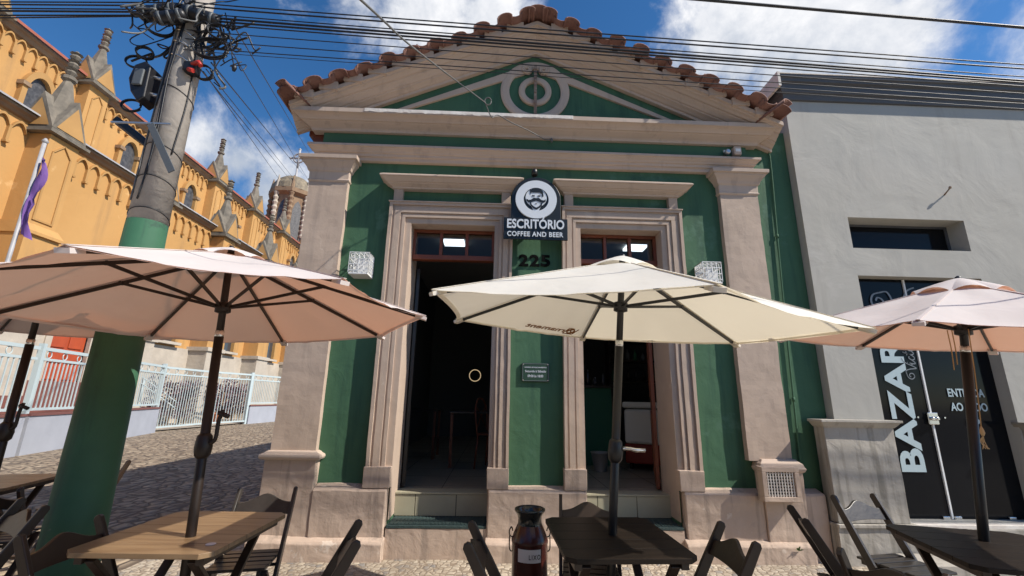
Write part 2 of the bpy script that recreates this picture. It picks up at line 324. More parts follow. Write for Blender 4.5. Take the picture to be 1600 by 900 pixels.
        if parent: o.parent = parent
        if loc is not None: o.location = loc
        if bevel:
            b = o.modifiers.new('bevel', 'BEVEL'); b.width = bevel; b.segments = 2; b.limit_method = 'ANGLE'; b.angle_limit = R(40)
        return o
def tag(o, label, cat, group=None):
    o['label'] = label; o['category'] = cat
    if group: o['group'] = group
    return o
def thing(name, label, cat, loc=(0, 0, 0), rz=0, group=None):
    o = bpy.data.objects.new(name, None); COL.objects.link(o); o.location = loc; o.rotation_euler = (0, 0, rz); o.empty_display_size = .1
    return tag(o, label, cat, group)
def dup(root, loc, rz, label, group=None, rot=None):
    def cp(o, par):
        c = o.copy(); COL.objects.link(c)
        if par: c.parent = par
        for ch in [x for x in bpy.data.objects if x.parent == o]: cp(ch, c)
        return c
    kids = None
    c = cp(root, None); c.location = loc; c.rotation_euler = rot or (0, 0, rz); c['label'] = label
    if group: c['group'] = group
    return c
def struct(name, mb, m, **k):
    o = mb.build(name, m, **k); o['kind'] = 'structure'; return o
def text(body, name, w, h, depth, m, parent=None, T=None, shear=0.0, bold=0.0, mirror=False, spacing=1.0):
    cu = bpy.data.curves.new('t', 'FONT'); cu.body = body; cu.size = 1; cu.shear = shear; cu.offset = bold; cu.space_character = spacing
    cu.resolution_u = 4; cu.extrude = .5
    o = bpy.data.objects.new('t', cu); COL.objects.link(o); bpy.context.view_layer.update()
    me = bpy.data.meshes.new_from_object(o.evaluated_get(bpy.context.evaluated_depsgraph_get())); bpy.data.objects.remove(o)
    xs = [v.co.x for v in me.vertices]; ys = [v.co.y for v in me.vertices]
    x0, x1, y0, y1 = min(xs), max(xs), min(ys), max(ys)
    for v in me.vertices:
        x = (v.co.x-x0)/(x1-x0)*w; y = (v.co.y-y0)/(y1-y0)*h; z = v.co.z*depth
        if mirror: x = w-x
        v.co = (T @ Vector((x, y, z))) if T is not None else (x, y, z)
    me.materials.clear(); me.materials.append(M[m]); me.name = name
    for p in me.polygons: p.use_smooth = False
    q = bpy.data.objects.new(name, me); COL.objects.link(q)
    if parent: q.parent = parent
    return q
def wallT(x, y, z, rot=0.0):      # text standing on a wall that faces -y; (x,z) lower-left corner
    T = Matrix(((1, 0, 0, x), (0, 0, -1, y), (0, 1, 0, z), (0, 0, 0, 1)))
    return T @ Matrix.Rotation(rot, 4, 'Z')
def smooth_path(pts, k=6):
    out = []; n = len(pts)
    for i in range(n-1):
        p0 = pts[max(i-1, 0)]; p1 = pts[i]; p2 = pts[i+1]; p3 = pts[min(i+2, n-1)]
        for j in range(k):
            t = j/k
            out.append(tuple(.5*((2*b)+(-a+c)*t+(2*a-5*b+4*c-d)*t*t+(-a+3*b-3*c+d)*t**3) for a, b, c, d in zip(p0, p1, p2, p3)))
    out.append(tuple(pts[-1])); return out
def ribbon(mb, pts, w, T, depth=.002):   # flat pen stroke in the local xy plane
    n = len(pts); vs = []
    for i, p in enumerate(pts):
        a = Vector(pts[max(i-1, 0)]); b = Vector(pts[min(i+1, n-1)]); d = (b-a); d = d.normalized() if d.length > 1e-9 else Vector((1, 0))
        nrm = Vector((-d.y, d.x)); ww = (w[i] if isinstance(w, list) else w)*(.55+.45*abs(d.y))
        for sgn in (-1, 1):
            q = Vector(p)+nrm*ww/2*sgn; vs.append(T @ Vector((q.x, q.y, depth)))
    fs = [(2*i, 2*i+1, 2*i+3, 2*i+2) for i in range(n-1)]
    mb.add(vs, fs)

G = .12      # sidewalk level
ST = .09      # street level
# ================================================================== SETTING
struct('ground', MB().add([(-600, -600, -.06), (600, -600, -.06), (600, 600, -.06), (-600, 600, -.06)], [(0, 1, 2, 3)]), mat('far_ground', (.2, .16, .12), .9))
struct('side_street', MB().add([(-14.2, -30, ST), (-2.6, -30, ST), (-2.6, 70, ST), (-15.2, 70, ST)], [(0, 1, 2, 3)]), 'cobble')
mb = MB(); mb.box(-2.95, 30, -7.5, 9, -.1, G)
mb.box(-3.07, -2.954, -7.6, 9, -.1, G-.006)
sw = struct('sidewalk', mb, 'sidewalk')
# ================================================================== CAFE
cafe = thing('cafe_building', 'small green and pink plaster cafe with tiled gable, two tall doorways and number 225', 'building', (0, 0, G))
cafe.location = (0, 0, 0)
XC = .385
def cz(z, p): return 1.55+(z-1.55)*(4.6-p)/4.6
# main wall with two openings (thickness .42)
def wall_with_holes(mb, x0, x1, z0, z1, y0, y1, holes):
    xs = sorted({x0, x1, *[h[0] for h in holes], *[h[1] for h in holes]}); zs = sorted({z0, z1, *[h[2] for h in holes], *[h[3] for h in holes]})
    def hole(i, j):
        if i < 0 or j < 0 or i >= len(xs)-1 or j >= len(zs)-1: return True
        cx = (xs[i]+xs[i+1])/2; cz_ = (zs[j]+zs[j+1])/2
        return any(h[0] < cx < h[1] and h[2] < cz_ < h[3] for h in holes)
    for i in range(len(xs)-1):
        for j in range(len(zs)-1):
            if hole(i, j): continue
            a, b, c, d = xs[i], xs[i+1], zs[j], zs[j+1]
            mb.add([(a, y0, c), (b, y0, c), (b, y0, d), (a, y0, d)], [(0, 1, 2, 3)])
            mb.add([(a, y1, c), (b, y1, c), (b, y1, d), (a, y1, d)], [(3, 2, 1, 0)])
            if hole(i-1, j): mb.add([(a, y0, c), (a, y0, d), (a, y1, d), (a, y1, c)], [(0, 1, 2, 3)])
            if hole(i+1, j): mb.add([(b, y0, c), (b, y1, c), (b, y1, d), (b, y0, d)], [(0, 1, 2, 3)])
            if hole(i, j-1): mb.add([(a, y0, c), (a, y1, c), (b, y1, c), (b, y0, c)], [(0, 1, 2, 3)])
            if hole(i, j+1): mb.add([(a, y0, d), (b, y0, d), (b, y1, d), (a, y1, d)], [(0, 1, 2, 3)])
D1 = (-.985, -.055); D2 = (.895, 1.81); DT = 3.42; DB = .40
mb = MB(); wall_with_holes(mb, -2.05, 3.42, G-.1, 4.75, 0, .42, [(D1[0], D1[1], DB, DT), (D2[0], D2[1], DB, DT)])
mb.build('front_wall', 'green', cafe)
# side and back walls
mb = MB(); mb.box(-2.05, -1.75, .42, 9, G-.1, 4.45); mb.box(3.1, 3.40, .42, 9, G-.1, 4.45); mb.box(-2.05, 3.4, 9, 9.3, G-.1, 4.45)
mb.build('side_wall', 'pink', cafe)
# tympanum
mb = MB(); mb.prism([(-2.02, 4.74), (2.92, 4.74), (XC, 5.74)], 0.0, .3); mb.build('tympanum', 'green', cafe)
# pilasters
for x0, x1, nm in ((-2.14, -1.715, 'l'), (2.515, 2.955, 'r')):
    mb = MB(); mb.box(x0, x1, -.07, .01 if nm == 'r' else .3, 1.0, 3.93); mb.build('pilaster', 'pink', cafe, rough=(.09, .006))
    mb = MB(); mb.stack(x0, x1, .05, [(3.87, .072), (3.885, .085), (3.895, .085), (3.905, .078), (3.985, .080), (4.0, .095), (4.03, .105), (4.06, .125), (4.09, .15), (4.11, .152), (4.112, .175), (4.155, .178)], sp=.07)
    o = mb.build('capital', 'pink_trim', cafe, bevel=.004)
# pedestals and base walls
mb = MB(); mb.box(-2.17, -1.69, -.10, .3, G-.05, 1.0); mb.build('pedestal', 'pink_rough', cafe, rough=(.07, .008), bevel=.006)
mb = MB(); mb.stack(-2.14, -1.715, .1, [(.955, .03+.07), (.965, .065+.07), (.985, .075+.07), (1.005, .07+.07), (1.02, .04+.07), (1.03, .03+.07), (1.04, .01+.07)], sp=.07)
o = mb.build('base_moulding', 'pink_trim', cafe, bevel=.004)
def ledge(x0, x1, top=.725, p=.11):
    mb = MB(); mb.prism([(-p, G-.05), (-p, top-.035), (-p+.014, top-.016), (-.002, top+.016), (.02, top+.016), (.02, G-.05)], x0, x1, 'x'); return mb
ledge(-1.69, -1.0).build('base_ledge', 'pink_rough', cafe, rough=(.05, .008), bevel=.012)
ledge(-.055, .895).build('base_ledge', 'pink_rough', cafe, rough=(.05, .008), bevel=.012)
ledge(1.83, 2.60).build('base_ledge', 'pink_rough', cafe, rough=(.05, .008), bevel=.012)
ledge(3.0, 3.21).build('base_ledge', 'pink_rough', cafe, rough=(.05, .008), bevel=.012)
for a, b in ((-2.2, -.985), (-.065, .92), (1.80, 3.0)):
    mb = MB(); mb.prism([(-.178, G-.05), (-.178, .262), (-.162, .28), (-.10, .306), (.02, .306), (.02, G-.05)], a, b, 'x'); mb.build('plinth', 'pink_rough', cafe, rough=(.05, .009), bevel=.008)
# thresholds: plastered step, dark slab, tiled riser
for (a, b) in (D1, D2):
    mb = MB(); mb.box(a-.0, b+.0, -.095, .02, G-.05, .375); mb.build('door_step', 'pink_rough', cafe, rough=(.08, .006))
    mb = MB(); mb.box(a+.003, b-.003, -.10, .215, .377, .402); mb.build('threshold_slab', 'mat_teal', cafe, bevel=.003)
    # perforated mat on the slab
    mb = MB(); mb.box(a+.02, b-.02, -.08, .20, .4035, .409)
    for i in range(26):
        x = a+.03+(b-a-.06)*i/25; mb.box(x-.004, x+.004, -.075, .195, .4095, .414)
    mb.build('door_mat', 'mat_teal', cafe)
    mb = MB(); mb.box(a+.002, b-.002, .218, .40, .38, .622); mb.build('riser_backing', 'grout', cafe)
    w = (b-a); cuts = [0, .22, .66, 1.0] if a < 0 else [0, .18, .62, 1.0]
    mb = MB()
    for i in range(3): mb.box(a+w*cuts[i]+.004, a+w*cuts[i+1]-.003, .209, .2185, .412, .607)
    mb.box(a+.002, b-.002, .2, .41, .611, .628)
    mb.build('riser_tile', 'riser', cafe, bevel=.0015)
# architraves
def frame(o0, i0, i1, o1):      # outer left, opening left, opening right, outer right
    for (a, b, s) in ((o0, i0, 1), (i1, o1, -1)):
        w = b-a; out = a if s == 1 else b
        mb = MB()
        for t0, t1, p in ((0, .14, .085), (.14, .24, .062), (.24, .52, .07), (.52, .60, .052), (.60, .74, .06), (.74, 1.0, .038)):
            u0, u1 = out+s*w*t0, out+s*w*t1
            mb.box(u0, u1, -p, .01, .90, DT+(1-t1)*.232)
        mb.build('door_jamb', 'pink', cafe, rough=(.10, .004))
        mb = MB(); mb.box(a-.012, b+.002, -.10, .01, .715, .905); mb.build('jamb_base', 'pink_rough', cafe, rough=(.06, .005), bevel=.006)
    for x, sgn in ((i0, 1), (i1, -1)):
        mb = MB(); mb.box(x, x+sgn*.004, -.036, .4195, .43, DT-.004); mb.build('reveal', 'pink', cafe)
    mb = MB(); mb.box(i0, i1, -.036, .4195, DT-.004, DT-.0005); mb.build('soffit', 'pink', cafe)
    w = .232; mb = MB()
    for t0, t1, p in ((0, .14, .085), (.14, .24, .062), (.24, .52, .07), (.52, .60, .052), (.60, .74, .06), (.74, 1.0, .038)):
        z1 = DT+w*(1-t0); z0 = DT+w*(1-t1); dx0 = (i0-o0)*t0; dx1 = (o1-i1)*t0
        mb.box(o0+dx0, o1-dx1, -p, .01, z0, z1)
    mb.build('door_head', 'pink', cafe, bevel=.003)
    mb = MB(); mb.box(o0-.012, o1+.012, -.097, .01, DT+w, DT+w+.012); mb.build('head_fillet', 'pink_trim', cafe, bevel=.003)
    z0 = DT+w+.012
    for xa in (o0+.03, o1-.13): mb = MB(); mb.box(xa, xa+.10, -.062, .01, z0, 3.815); mb.build('frieze_block', 'pink', cafe, bevel=.004)
    mb = MB(); mb.stack(o0+.03, o1-.03, .01, [(3.815, .062), (3.818, .075), (3.832, .078), (3.845, .10), (3.858, .125), (3.866, .13), (3.87, .145), (3.89, .165), (3.91, .185), (3.913, .20), (3.93, .20), (3.95, .17)], sp=.06)
    o = mb.build('hood_moulding', 'pink_trim', cafe, bevel=.003)
frame(-1.225, D1[0], D1[1], .14)
frame(.69, D2[0], D2[1], 2.045)
# transoms: red-brown frames with three panes
for (a, b) in (D1, D2):
    tr = MB(); z0, z1 = 3.055, 3.415; y0, y1 = .13, .19; w = .035
    tr.box(a, b, y0, y1, z1-w, z1); tr.box(a, b, y0-.012, y1+.01, z0, z0+.055)
    xs = [a+w/2, a+(b-a)*.345, a+(b-a)*.66, b-w/2]
    for x in xs: tr.box(x-w/2, x+w/2, y0-.004, y1, z0+.055, z1-w)
    t = tr.build('transom', 'wood_red', cafe, bevel=.004)
    for i in range(3):
        g = MB(); g.box(xs[i]+w/2, xs[i+1]-w/2, .158, .164, z0+.05, z1-w)
        pane = g.build('pane', 'glass_clear', t)
# door leaves folded back into the room
for x, s in ((D1[0]+.012, 1), (D2[1]-.012, -1)):
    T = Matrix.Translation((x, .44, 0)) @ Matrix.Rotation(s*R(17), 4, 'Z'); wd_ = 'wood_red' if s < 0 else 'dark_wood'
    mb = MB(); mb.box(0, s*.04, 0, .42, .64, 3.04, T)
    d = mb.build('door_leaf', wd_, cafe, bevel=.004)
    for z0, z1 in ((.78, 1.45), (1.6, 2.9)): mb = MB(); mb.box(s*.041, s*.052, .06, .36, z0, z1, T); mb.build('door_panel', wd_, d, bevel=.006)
# entablature
mb = MB(); mb.stack(-2.05, 2.87, .01, [(4.157, .03), (4.16, .052), (4.20, .054), (4.205, .075), (4.235, .078), (4.24, .092), (4.258, .10), (4.275, .118), (4.29, .128), (4.293, .142), (4.322, .142)], sp=.0)
mb.build('architrave_band', 'pink_trim', cafe, bevel=.003)
mb = MB(); mb.box(-2.06, 2.90, -.045, .01, 4.324, 4.505); mb.build('frieze', 'green_flat', cafe)
mb = MB(); mb.stack(-2.10, 2.94, .01, [(4.507, .06), (4.508, .085), (4.525, .088), (4.54, .10), (4.56, .135), (4.575, .165), (4.582, .17), (4.586, .19), (4.60, .20), (4.62, .225), (4.632, .25), (4.636, .268), (4.685, .27), (4.70, .20), (4.745, .0)])
mb.build('cornice', 'pink_trim', cafe, bevel=.004)
# strip of bare cornice, its sunlit brightness put into the pale colour
mb = MB(); pts = []
N = 90
for i in range(N+1):
    x = -1.55+2.35*i/N
    lo = 4.648+.012*noise.noise(Vector((x*9, 0, 0)))+.012*noise.noise(Vector((x*27, 3, 0)))
    pts.append((x, lo))
mb.prism([(x, z) for x, z in pts]+[(x, 4.688) for x, z in reversed(pts)], -.2735, -.262)
mb.build('sunlit_bare_strip', 'peeled', cafe)
# raking cornice: profile (projection, height over the line) swept up both slopes
SL = .445; XL, XR = -2.37, 3.21
def rakeline(x): return 5.715-SL*abs(x-XC)
prof = [(.0, -.0), (.055, -.005), (.06, .03), (.075, .032), (.10, .05), (.13, .062), (.135, .075), (.15, .078), (.175, .10), (.205, .118), (.21, .13), (.232, .132), (.255, .15), (.28, .158), (.285, .172), (.315, .176), (.315, .225), (.0, .25)]
mb = MB(); n = len(prof)
for xs in ((XL, XC), (XC, XR)):
    vs = []
    for x in xs: vs += [(x if x == XC else x-(0 if False else 0)*0, -p, rakeline(x)+h) for p, h in prof]
    mb.add(vs, [(i, i+1, n+i+1, n+i) for i in range(n-1)]+[tuple(range(n))]+[tuple(reversed(range(n, 2*n)))])
rk = mb.build('raking_cornice', 'pink_trim', cafe, bevel=.0)
# band and ring ornament on the tympanum
mb = MB()
for s in (-1, 1):
    a = (XC+s*1.80, 5.60-SL*1.80); b = (XC+s*.13, 5.60-SL*.13)
    if a[1] < 4.79: a = (XC+s*(5.60-4.79)/SL, 4.79)
    d = Vector((b[0]-a[0], 0, b[1]-a[1])).normalized(); nn = Vector((-d.z*s, 0, d.x*s)) if s > 0 else Vector((-d.z, 0, d.x))
    nn = Vector((0, 0, 1))
    mb.prism([(a[0], a[1]-.0), (b[0], b[1]), (b[0], b[1]-.115), (a[0], a[1]-.115 if a[1]-.115 > 4.76 else 4.76)], -.028, .01)
mb.build('gable_band', 'pink_trim', cafe, bevel=.004)
def ring(r0, r1, d, cx=XC, cz_=5.19, n=64):
    mb = MB(); vs = []; 
    for i in range(n):
        a = 2*PI*i/n
        for r, y in ((r0, .01), (r0, -d*.7), (r0+(r1-r0)*.25, -d), (r1-(r1-r0)*.25, -d), (r1, -d*.7), (r1, .01)): vs.append((cx+r*math.cos(a), y, cz_+r*math.sin(a)))
    fs = [(i*6+j, i*6+j+1, ((i+1) % n)*6+j+1, ((i+1) % n)*6+j) for i in range(n) for j in range(5)]
    mb.add(vs, fs, False); return mb
ring(.315, .42, .034).build('gable_ring', 'pink_trim', cafe)
ring(.125, .20, .04).build('gable_ring', 'pink_trim', cafe)
for s in (-1, 1):
    mb = MB(); pts = []
    for i in range(30):
        a = i/29*2.3*2*PI; r = .012+.052*(i/29)
        pts.append((XC+s*(.10+r*math.cos(a)), -.045, 5.485+r*math.sin(a)))
    mb.tube(pts, .013, 6); mb.box(XC+s*.14, XC+s*.19, -.03, .0, 5.43, 5.52)
    mb.lathe([(.062, 0), (.062, .02)], (0, 0, 0), 20, T=Matrix(((1, 0, 0, XC+s*.10), (0, 0, -1, -.012), (0, 1, 0, 5.485), (0, 0, 0, 1))))
    mb.build('scroll', 'pink_trim', cafe)
mb = MB(); mb.box(XC-.017, XC+.017, -.075, -.05, 4.78, 5.53)
for z in (4.83, 4.98, 5.14, 5.3, 5.47): mb.tube([(XC, -.078, z), (XC, -.09, z)], .013, 8)
mb.build('iron_strap', 'rust', cafe)
# roof: clay barrel tiles. verge course seen end-on, slabs behind
def barrel(mb, T, L, r0, r1, up=True, th=.014, n=9, fl=.62):
    vs = []; k = 1 if up else -1
    for yy, rr in ((0, r0), (L, r1)):
        for rad in (rr, rr-th):
            for j in range(n):
                a = PI*j/(n-1); vs.append(T @ Vector((rad*math.cos(a), yy, k*rad*math.sin(a)*fl)))
    fs = []
    for j in range(n-1):
        fs += [(j, j+1, 2*n+j+1, 2*n+j), (n+j, 3*n+j, 3*n+j+1, n+j+1), (j, n+j, n+j+1, j+1), (2*n+j, 2*n+j+1, 3*n+j+1, 3*n+j)]
    fs += [(0, 2*n, 3*n, n), (n-1, 2*n-1, 4*n-1, 3*n-1)]
    mb.add(vs, fs, True)
for s in (-1, 1):
    cov = MB(); chn = MB(); mort = MB()
    L = 2.73 if s < 0 else 2.74; cnt = 11
    for i in range(cnt):
        xx = XC+s*(.13+(L-.13)*i/(cnt-1)); z = 5.715-SL*abs(xx-XC)+.255+random.uniform(-.008, .008)
        tl = math.atan(SL)*s
        T = Matrix.Translation((xx, -.455+random.uniform(-.03, .03), z-.0)) @ Matrix.Rotation(tl+random.uniform(-.08, .08), 4, 'Y') @ Matrix.Rotation(random.uniform(-.06, .06), 4, 'Z') @ Matrix.Rotation(.06, 4, 'X')
        barrel(cov, T, .55, random.uniform(.094, .106), .09, fl=random.uniform(.55, .70))
        xv = xx+s*.135; zv = 5.715-SL*abs(xv-XC)+.255
        T = Matrix.Translation((xv, -.43+random.uniform(-.02, .02), zv+.052)) @ Matrix.Rotation(tl, 4, 'Y') @ Matrix.Rotation(.06, 4, 'X')
        if i < cnt-1: barrel(chn, T, .5, .085, .085, up=False)
        mort.box(xv-.10, xv+.10, -.33, .0, zv-.05, zv+.045-.0) if i % 1 == 0 and i < cnt-1 else None
    xx = XC+s*2.78; z = 5.715-SL*2.78+.27
    T = Matrix.Translation((xx, -.50, z+.04)) @ Matrix.Rotation(s*-.35, 4, 'Y') @ Matrix.Rotation(s*.5, 4, 'Z'); barrel(cov, T, .5, .10, .085, th=.016)
    cov.build('verge_tile', 'tile', cafe); chn.build('valley_tile', 'tile', cafe); mort.build('mortar_bed', 'pink_trim', cafe)
cov = MB(); T = Matrix.Translation((XC, -.47, 5.715+.225)) @ Matrix.Rotation(.08, 4, 'X'); barrel(cov, T, .6, .12, .10, th=.018); cov.build('ridge_tile', 'tile', cafe)
mb = MB()
for s in (-1, 1):
    xe = XC+s*2.70
    prevp = None
    for j in range(30):
        xa = XC+(xe-XC)*j/30; xb = XC+(xe-XC)*(j+1)/30
    mb.add([(XC, -.12, 5.96), (xe, -.12, 5.96-SL*2.70), (xe, 9.4, 5.96-SL*2.70), (XC, 9.4, 5.96), (XC, -.12, 5.90), (xe, -.12, 5.90-SL*2.70), (xe, 9.4, 5.90-SL*2.70), (XC, 9.4, 5.90)],
           [(0, 1, 2, 3), (7, 6, 5, 4), (0, 4, 5, 1), (1, 5, 6, 2), (2, 6, 7, 3)])
for s in (-1, 1):
    for i in range(44):
        y = -.1+i*.215
        for k in range(7):
            t0 = k*.385; xa = XC+s*(.05+t0); za = 5.99-SL*(.05+t0); 
            T = Matrix.Translation((xa, y, za)) @ Matrix.Rotation(s*math.atan(SL), 4, 'Y') @ Matrix.Rotation(-s*PI/2, 4, 'Z')
            if k < 7 and i < 44: barrel(mb, T, .42, .085, .098)
mb.build('roof', 'tile', cafe)
mb = MB(); mb.box(-2.26, -2.05, .02, 9.2, 4.50, 4.62); mb.box(-2.20, -2.05, .02, 9.2, 4.40, 4.50); mb.build('eave_board', 'wood_red', cafe)
# vent box on the right pedestal
mb = MB(); mb.box(2.60, 3.0, -.13, .02, G-.05, .95); mb.build('pedestal', 'pink_rough', cafe, rough=(.07, .007), bevel=.006)
mb = MB(); mb.stack(2.60, 3.0, .0, [(.90, .135), (.915, .15), (.94, .16), (.955, .15), (.985, .14), (1.0, .12), (1.02, .10)], sp=.13); mb.build('base_moulding', 'pink_trim', cafe, bevel=.004)
vx0, vx1, vz0, vz1 = 2.535, 2.895, .66, .965
mb = MB(); w = .045
mb.box(vx0, vx1, -.235, -.13, vz0, vz0+w); mb.box(vx0, vx1, -.235, -.13, vz1-w, vz1); mb.box(vx0, vx0+w, -.235, -.13, vz0+w, vz1-w); mb.box(vx1-w, vx1, -.235, -.13, vz0+w, vz1-w)
vt = mb.build('vent_frame', 'pink_rough', cafe, rough=(.06, .004), bevel=.005)
mb = MB(); mb.box(vx0+w, vx1-w, -.150, -.135, vz0+w, vz1-w); mb.build('vent_back', 'grout', vt)
mb = MB()
for i in range(10): x = vx0+w+(vx1-vx0-2*w)*(i+.5)/10; mb.box(x-.0045, x+.0045, -.226, -.220, vz0+w, vz1-w)
for i in range(8): z = vz0+w+(vz1-vz0-2*w)*(i+.5)/8; mb.box(vx0+w, vx1-w, -.219, -.213, z-.0045, z+.0045)
mb.build('vent_grille', 'peeled', vt)
# small capital strip returns of the right corner
# ------------------------------------------------------------------ room inside
fl = thing('room_interior', 'dark tiled room seen through the two open cafe doorways', 'room')
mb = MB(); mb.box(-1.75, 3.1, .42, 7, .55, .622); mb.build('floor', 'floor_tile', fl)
mb = MB(); 
for i in range(9): mb.box(-1.75+i*.6, -1.745+i*.6, .42, 7, .6222, .6235)
for i in range(11): mb.box(-1.75, 3.1, .6+i*.6, .605+i*.6, .6222, .6235)
mb.build('floor_joint', 'grout', fl)
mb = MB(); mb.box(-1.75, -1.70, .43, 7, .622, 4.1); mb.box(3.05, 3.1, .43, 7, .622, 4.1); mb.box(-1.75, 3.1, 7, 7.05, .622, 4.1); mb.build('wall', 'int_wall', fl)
mb = MB(); mb.box(-1.75, 3.1, .43, 7, 4.1, 4.15); mb.build('ceiling', 'ceiling', fl)
for x, y in ((-.76, 2.35), (2.30, 2.35)):
    mb = MB(); mb.box(x-.17, x+.17, y-.16, y+.16, 4.06, 4.095); tag(mb.build('ceiling_light', 'led'), 'square white ceiling light seen through the %s doorway transom' % ('left' if x < 0 else 'right'), 'light', 'square ceiling lights in the cafe')
mb = MB(); pts = [(-.36+.095*math.cos(a), 3.0, 1.93+.095*math.sin(a)) for a in [2*PI*i/40 for i in range(40)]]
mb.tube(pts, .006, 6, closed=True); tag(mb.build('ring_lamp', 'ringlight'), 'thin glowing ring lamp inside the dark left doorway', 'lamp')
# counter with glasses
ct = thing('bar_counter', 'dark green bar counter inside the right doorway', 'counter', (1.5, 2.6, .622))
mb = MB(); mb.box(-.6, .28, -.3, .3, 0, 1.12); mb.build('cabinet', 'int_green', ct)
mb = MB(); mb.box(-.66, .32, -.36, .34, 1.122, 1.155); mb.build('countertop', 'dark_wood', ct)
for i, (x, h, rr) in enumerate(((.98, .12, .035), (1.10, .16, .03), (1.22, .22, .032), (1.33, .15, .035), (1.44, .24, .03), (1.55, .13, .04), (1.68, .19, .03))):
    mb = MB(); mb.lathe([(rr*.8, 0), (rr, h*.3), (rr, h*.65), (rr*.45, h*.8), (rr*.42, h)], (x, 2.38, 1.778), 12)
    tag(mb.build('bottle', 'glass_grey'), 'small dark vessel standing on the bar counter inside the right doorway', 'bottle', 'vessels on the bar counter')
# chest cooler
co = thing('chest_cooler', 'white chest cooler with dark red base inside the right doorway', 'cooler', (2.33, 2.05, .622), -.55)
mb = MB(); mb.box(-.36, .5, -.30, .30, .08, .34); mb.build('base', 'cooler_red', co, bevel=.02)
mb = MB(); mb.box(-.36, .5, -.30, .30, .342, .82); mb.build('tub', 'cooler_white', co, bevel=.04)
mb = MB(); mb.box(-.375, .515, -.315, .315, .835, .92); mb.build('lid', 'cooler_white', co, bevel=.025)
for x in (-.3, .44): mb = MB(); mb.lathe([(.03, 0), (.03, .08)], (x, -.2, 0), 10); mb.build('foot', 'black_metal', co)
bk = thing('tin_bucket', 'galvanised tin bucket on the floor inside the right doorway', 'bucket', (1.45, 1.75, .624))
mb = MB(); mb.lathe([(.085, 0), (.12, .23), (.128, .235), (.128, .245), (.118, .24), (.083, .02)], (0, 0, 0), 24, cap=False); mb.lathe([(.085, .0), (.08, .012)], (0, 0, 0), 24); mb.build('pail', 'tin', bk)
mb = MB(); mb.tube([(.122*math.cos(a), -.03+.0*a, .235+.06*math.sin(a)*-1+.0) for a in [PI*i/12 for i in range(13)]], .003, 6); mb.build('handle', 'tin', bk)
# back shelf unit with dim stock
sh = thing('stock_shelf', 'dark shelf of stock against the wall above the cooler', 'shelf', (2.5, 3.3, .622))
mb = MB()
for z in (1.25, 1.6, 1.95, 2.3): mb.box(-.5, .5, -.15, .15, z, z+.025)
mb.box(-.52, -.5, -.15, .15, 0, 2.5); mb.box(.5, .52, -.15, .15, 0, 2.5); mb.build('rack', 'dark_wood', sh)
for k, z in enumerate((1.277, 1.627, 1.977)):
    for i in range(7):
        mb = MB(); h = random.uniform(.12, .24); x = 2.07+i*.14
        mb.lathe([(.035, 0), (.035, h*.6), (.014, h*.75), (.014, h)], (x, 3.27, .622+z), 10)
        tag(mb.build('stock_bottle', random.choice(['glass_grey', 'int_green', 'dark_wood', 'grey_plastic'])), 'dim bottle on the stock shelf behind the cooler', 'bottle', 'bottles on the stock shelf')
def bistro(name, x, y, rz, label):
    t = thing(name, label, 'table' if 'table' in name else 'chair', (x, y, .622), rz)
    if 'table' in name:
        mb = MB(); mb.box(-.33, .33, -.33, .33, .72, .745); mb.build('tabletop', 'grey_wood', t, bevel=.004)
        for sx in (-1, 1):
            for sy in (-1, 1): mb = MB(); mb.box(sx*.29-.02, sx*.29+.02, sy*.29-.02, sy*.29+.02, 0, .72); mb.build('leg', 'wood_red', t)
    else:
        mb = MB(); mb.box(-.2, .2, -.2, .2, .44, .465); mb.build('seat', 'wood_red', t, bevel=.01)
        for sx in (-1, 1):
            for sy in (-1, 1): mb = MB(); mb.tube([(sx*.18, sy*.18, .44), (sx*.2, sy*.21, 0)], .014, 8); mb.build('leg', 'wood_red', t)
        mb = MB(); pts = smooth_path([(-.19, .19, .46), (-.2, .22, .75), (-.12, .235, .9), (0, .24, .93), (.12, .235, .9), (.2, .22, .75), (.19, .19, .46)]); mb.tube(pts, .013, 8); mb.tube(smooth_path([(-.19, .2, .5), (0, .22, .68), (.195, .225, .84)]), .009, 6); mb.tube(smooth_path([(.19, .2, .5), (0, .22, .68), (-.195, .225, .84)]), .009, 6); mb.build('backrest', 'wood_red', t)
    return t
bistro('bistro_table', -.35, 2.2, .1, 'square table just inside the left doorway near the right jamb')
bistro('bistro_chair', .0, 1.9, 1.2, 'curved red-brown chair at the table inside the left doorway')
bistro('bistro_table', -1.25, 3.0, 0, 'square table deep inside the left doorway near the left jamb')
# ================================================================== SIGNS AND FITTINGS ON THE CAFE
sg = thing('hanging_sign', 'black arched sign with bearded man emblem reading ESCRITORIO COFFEE AND BEER', 'sign', (0, 0, 0))
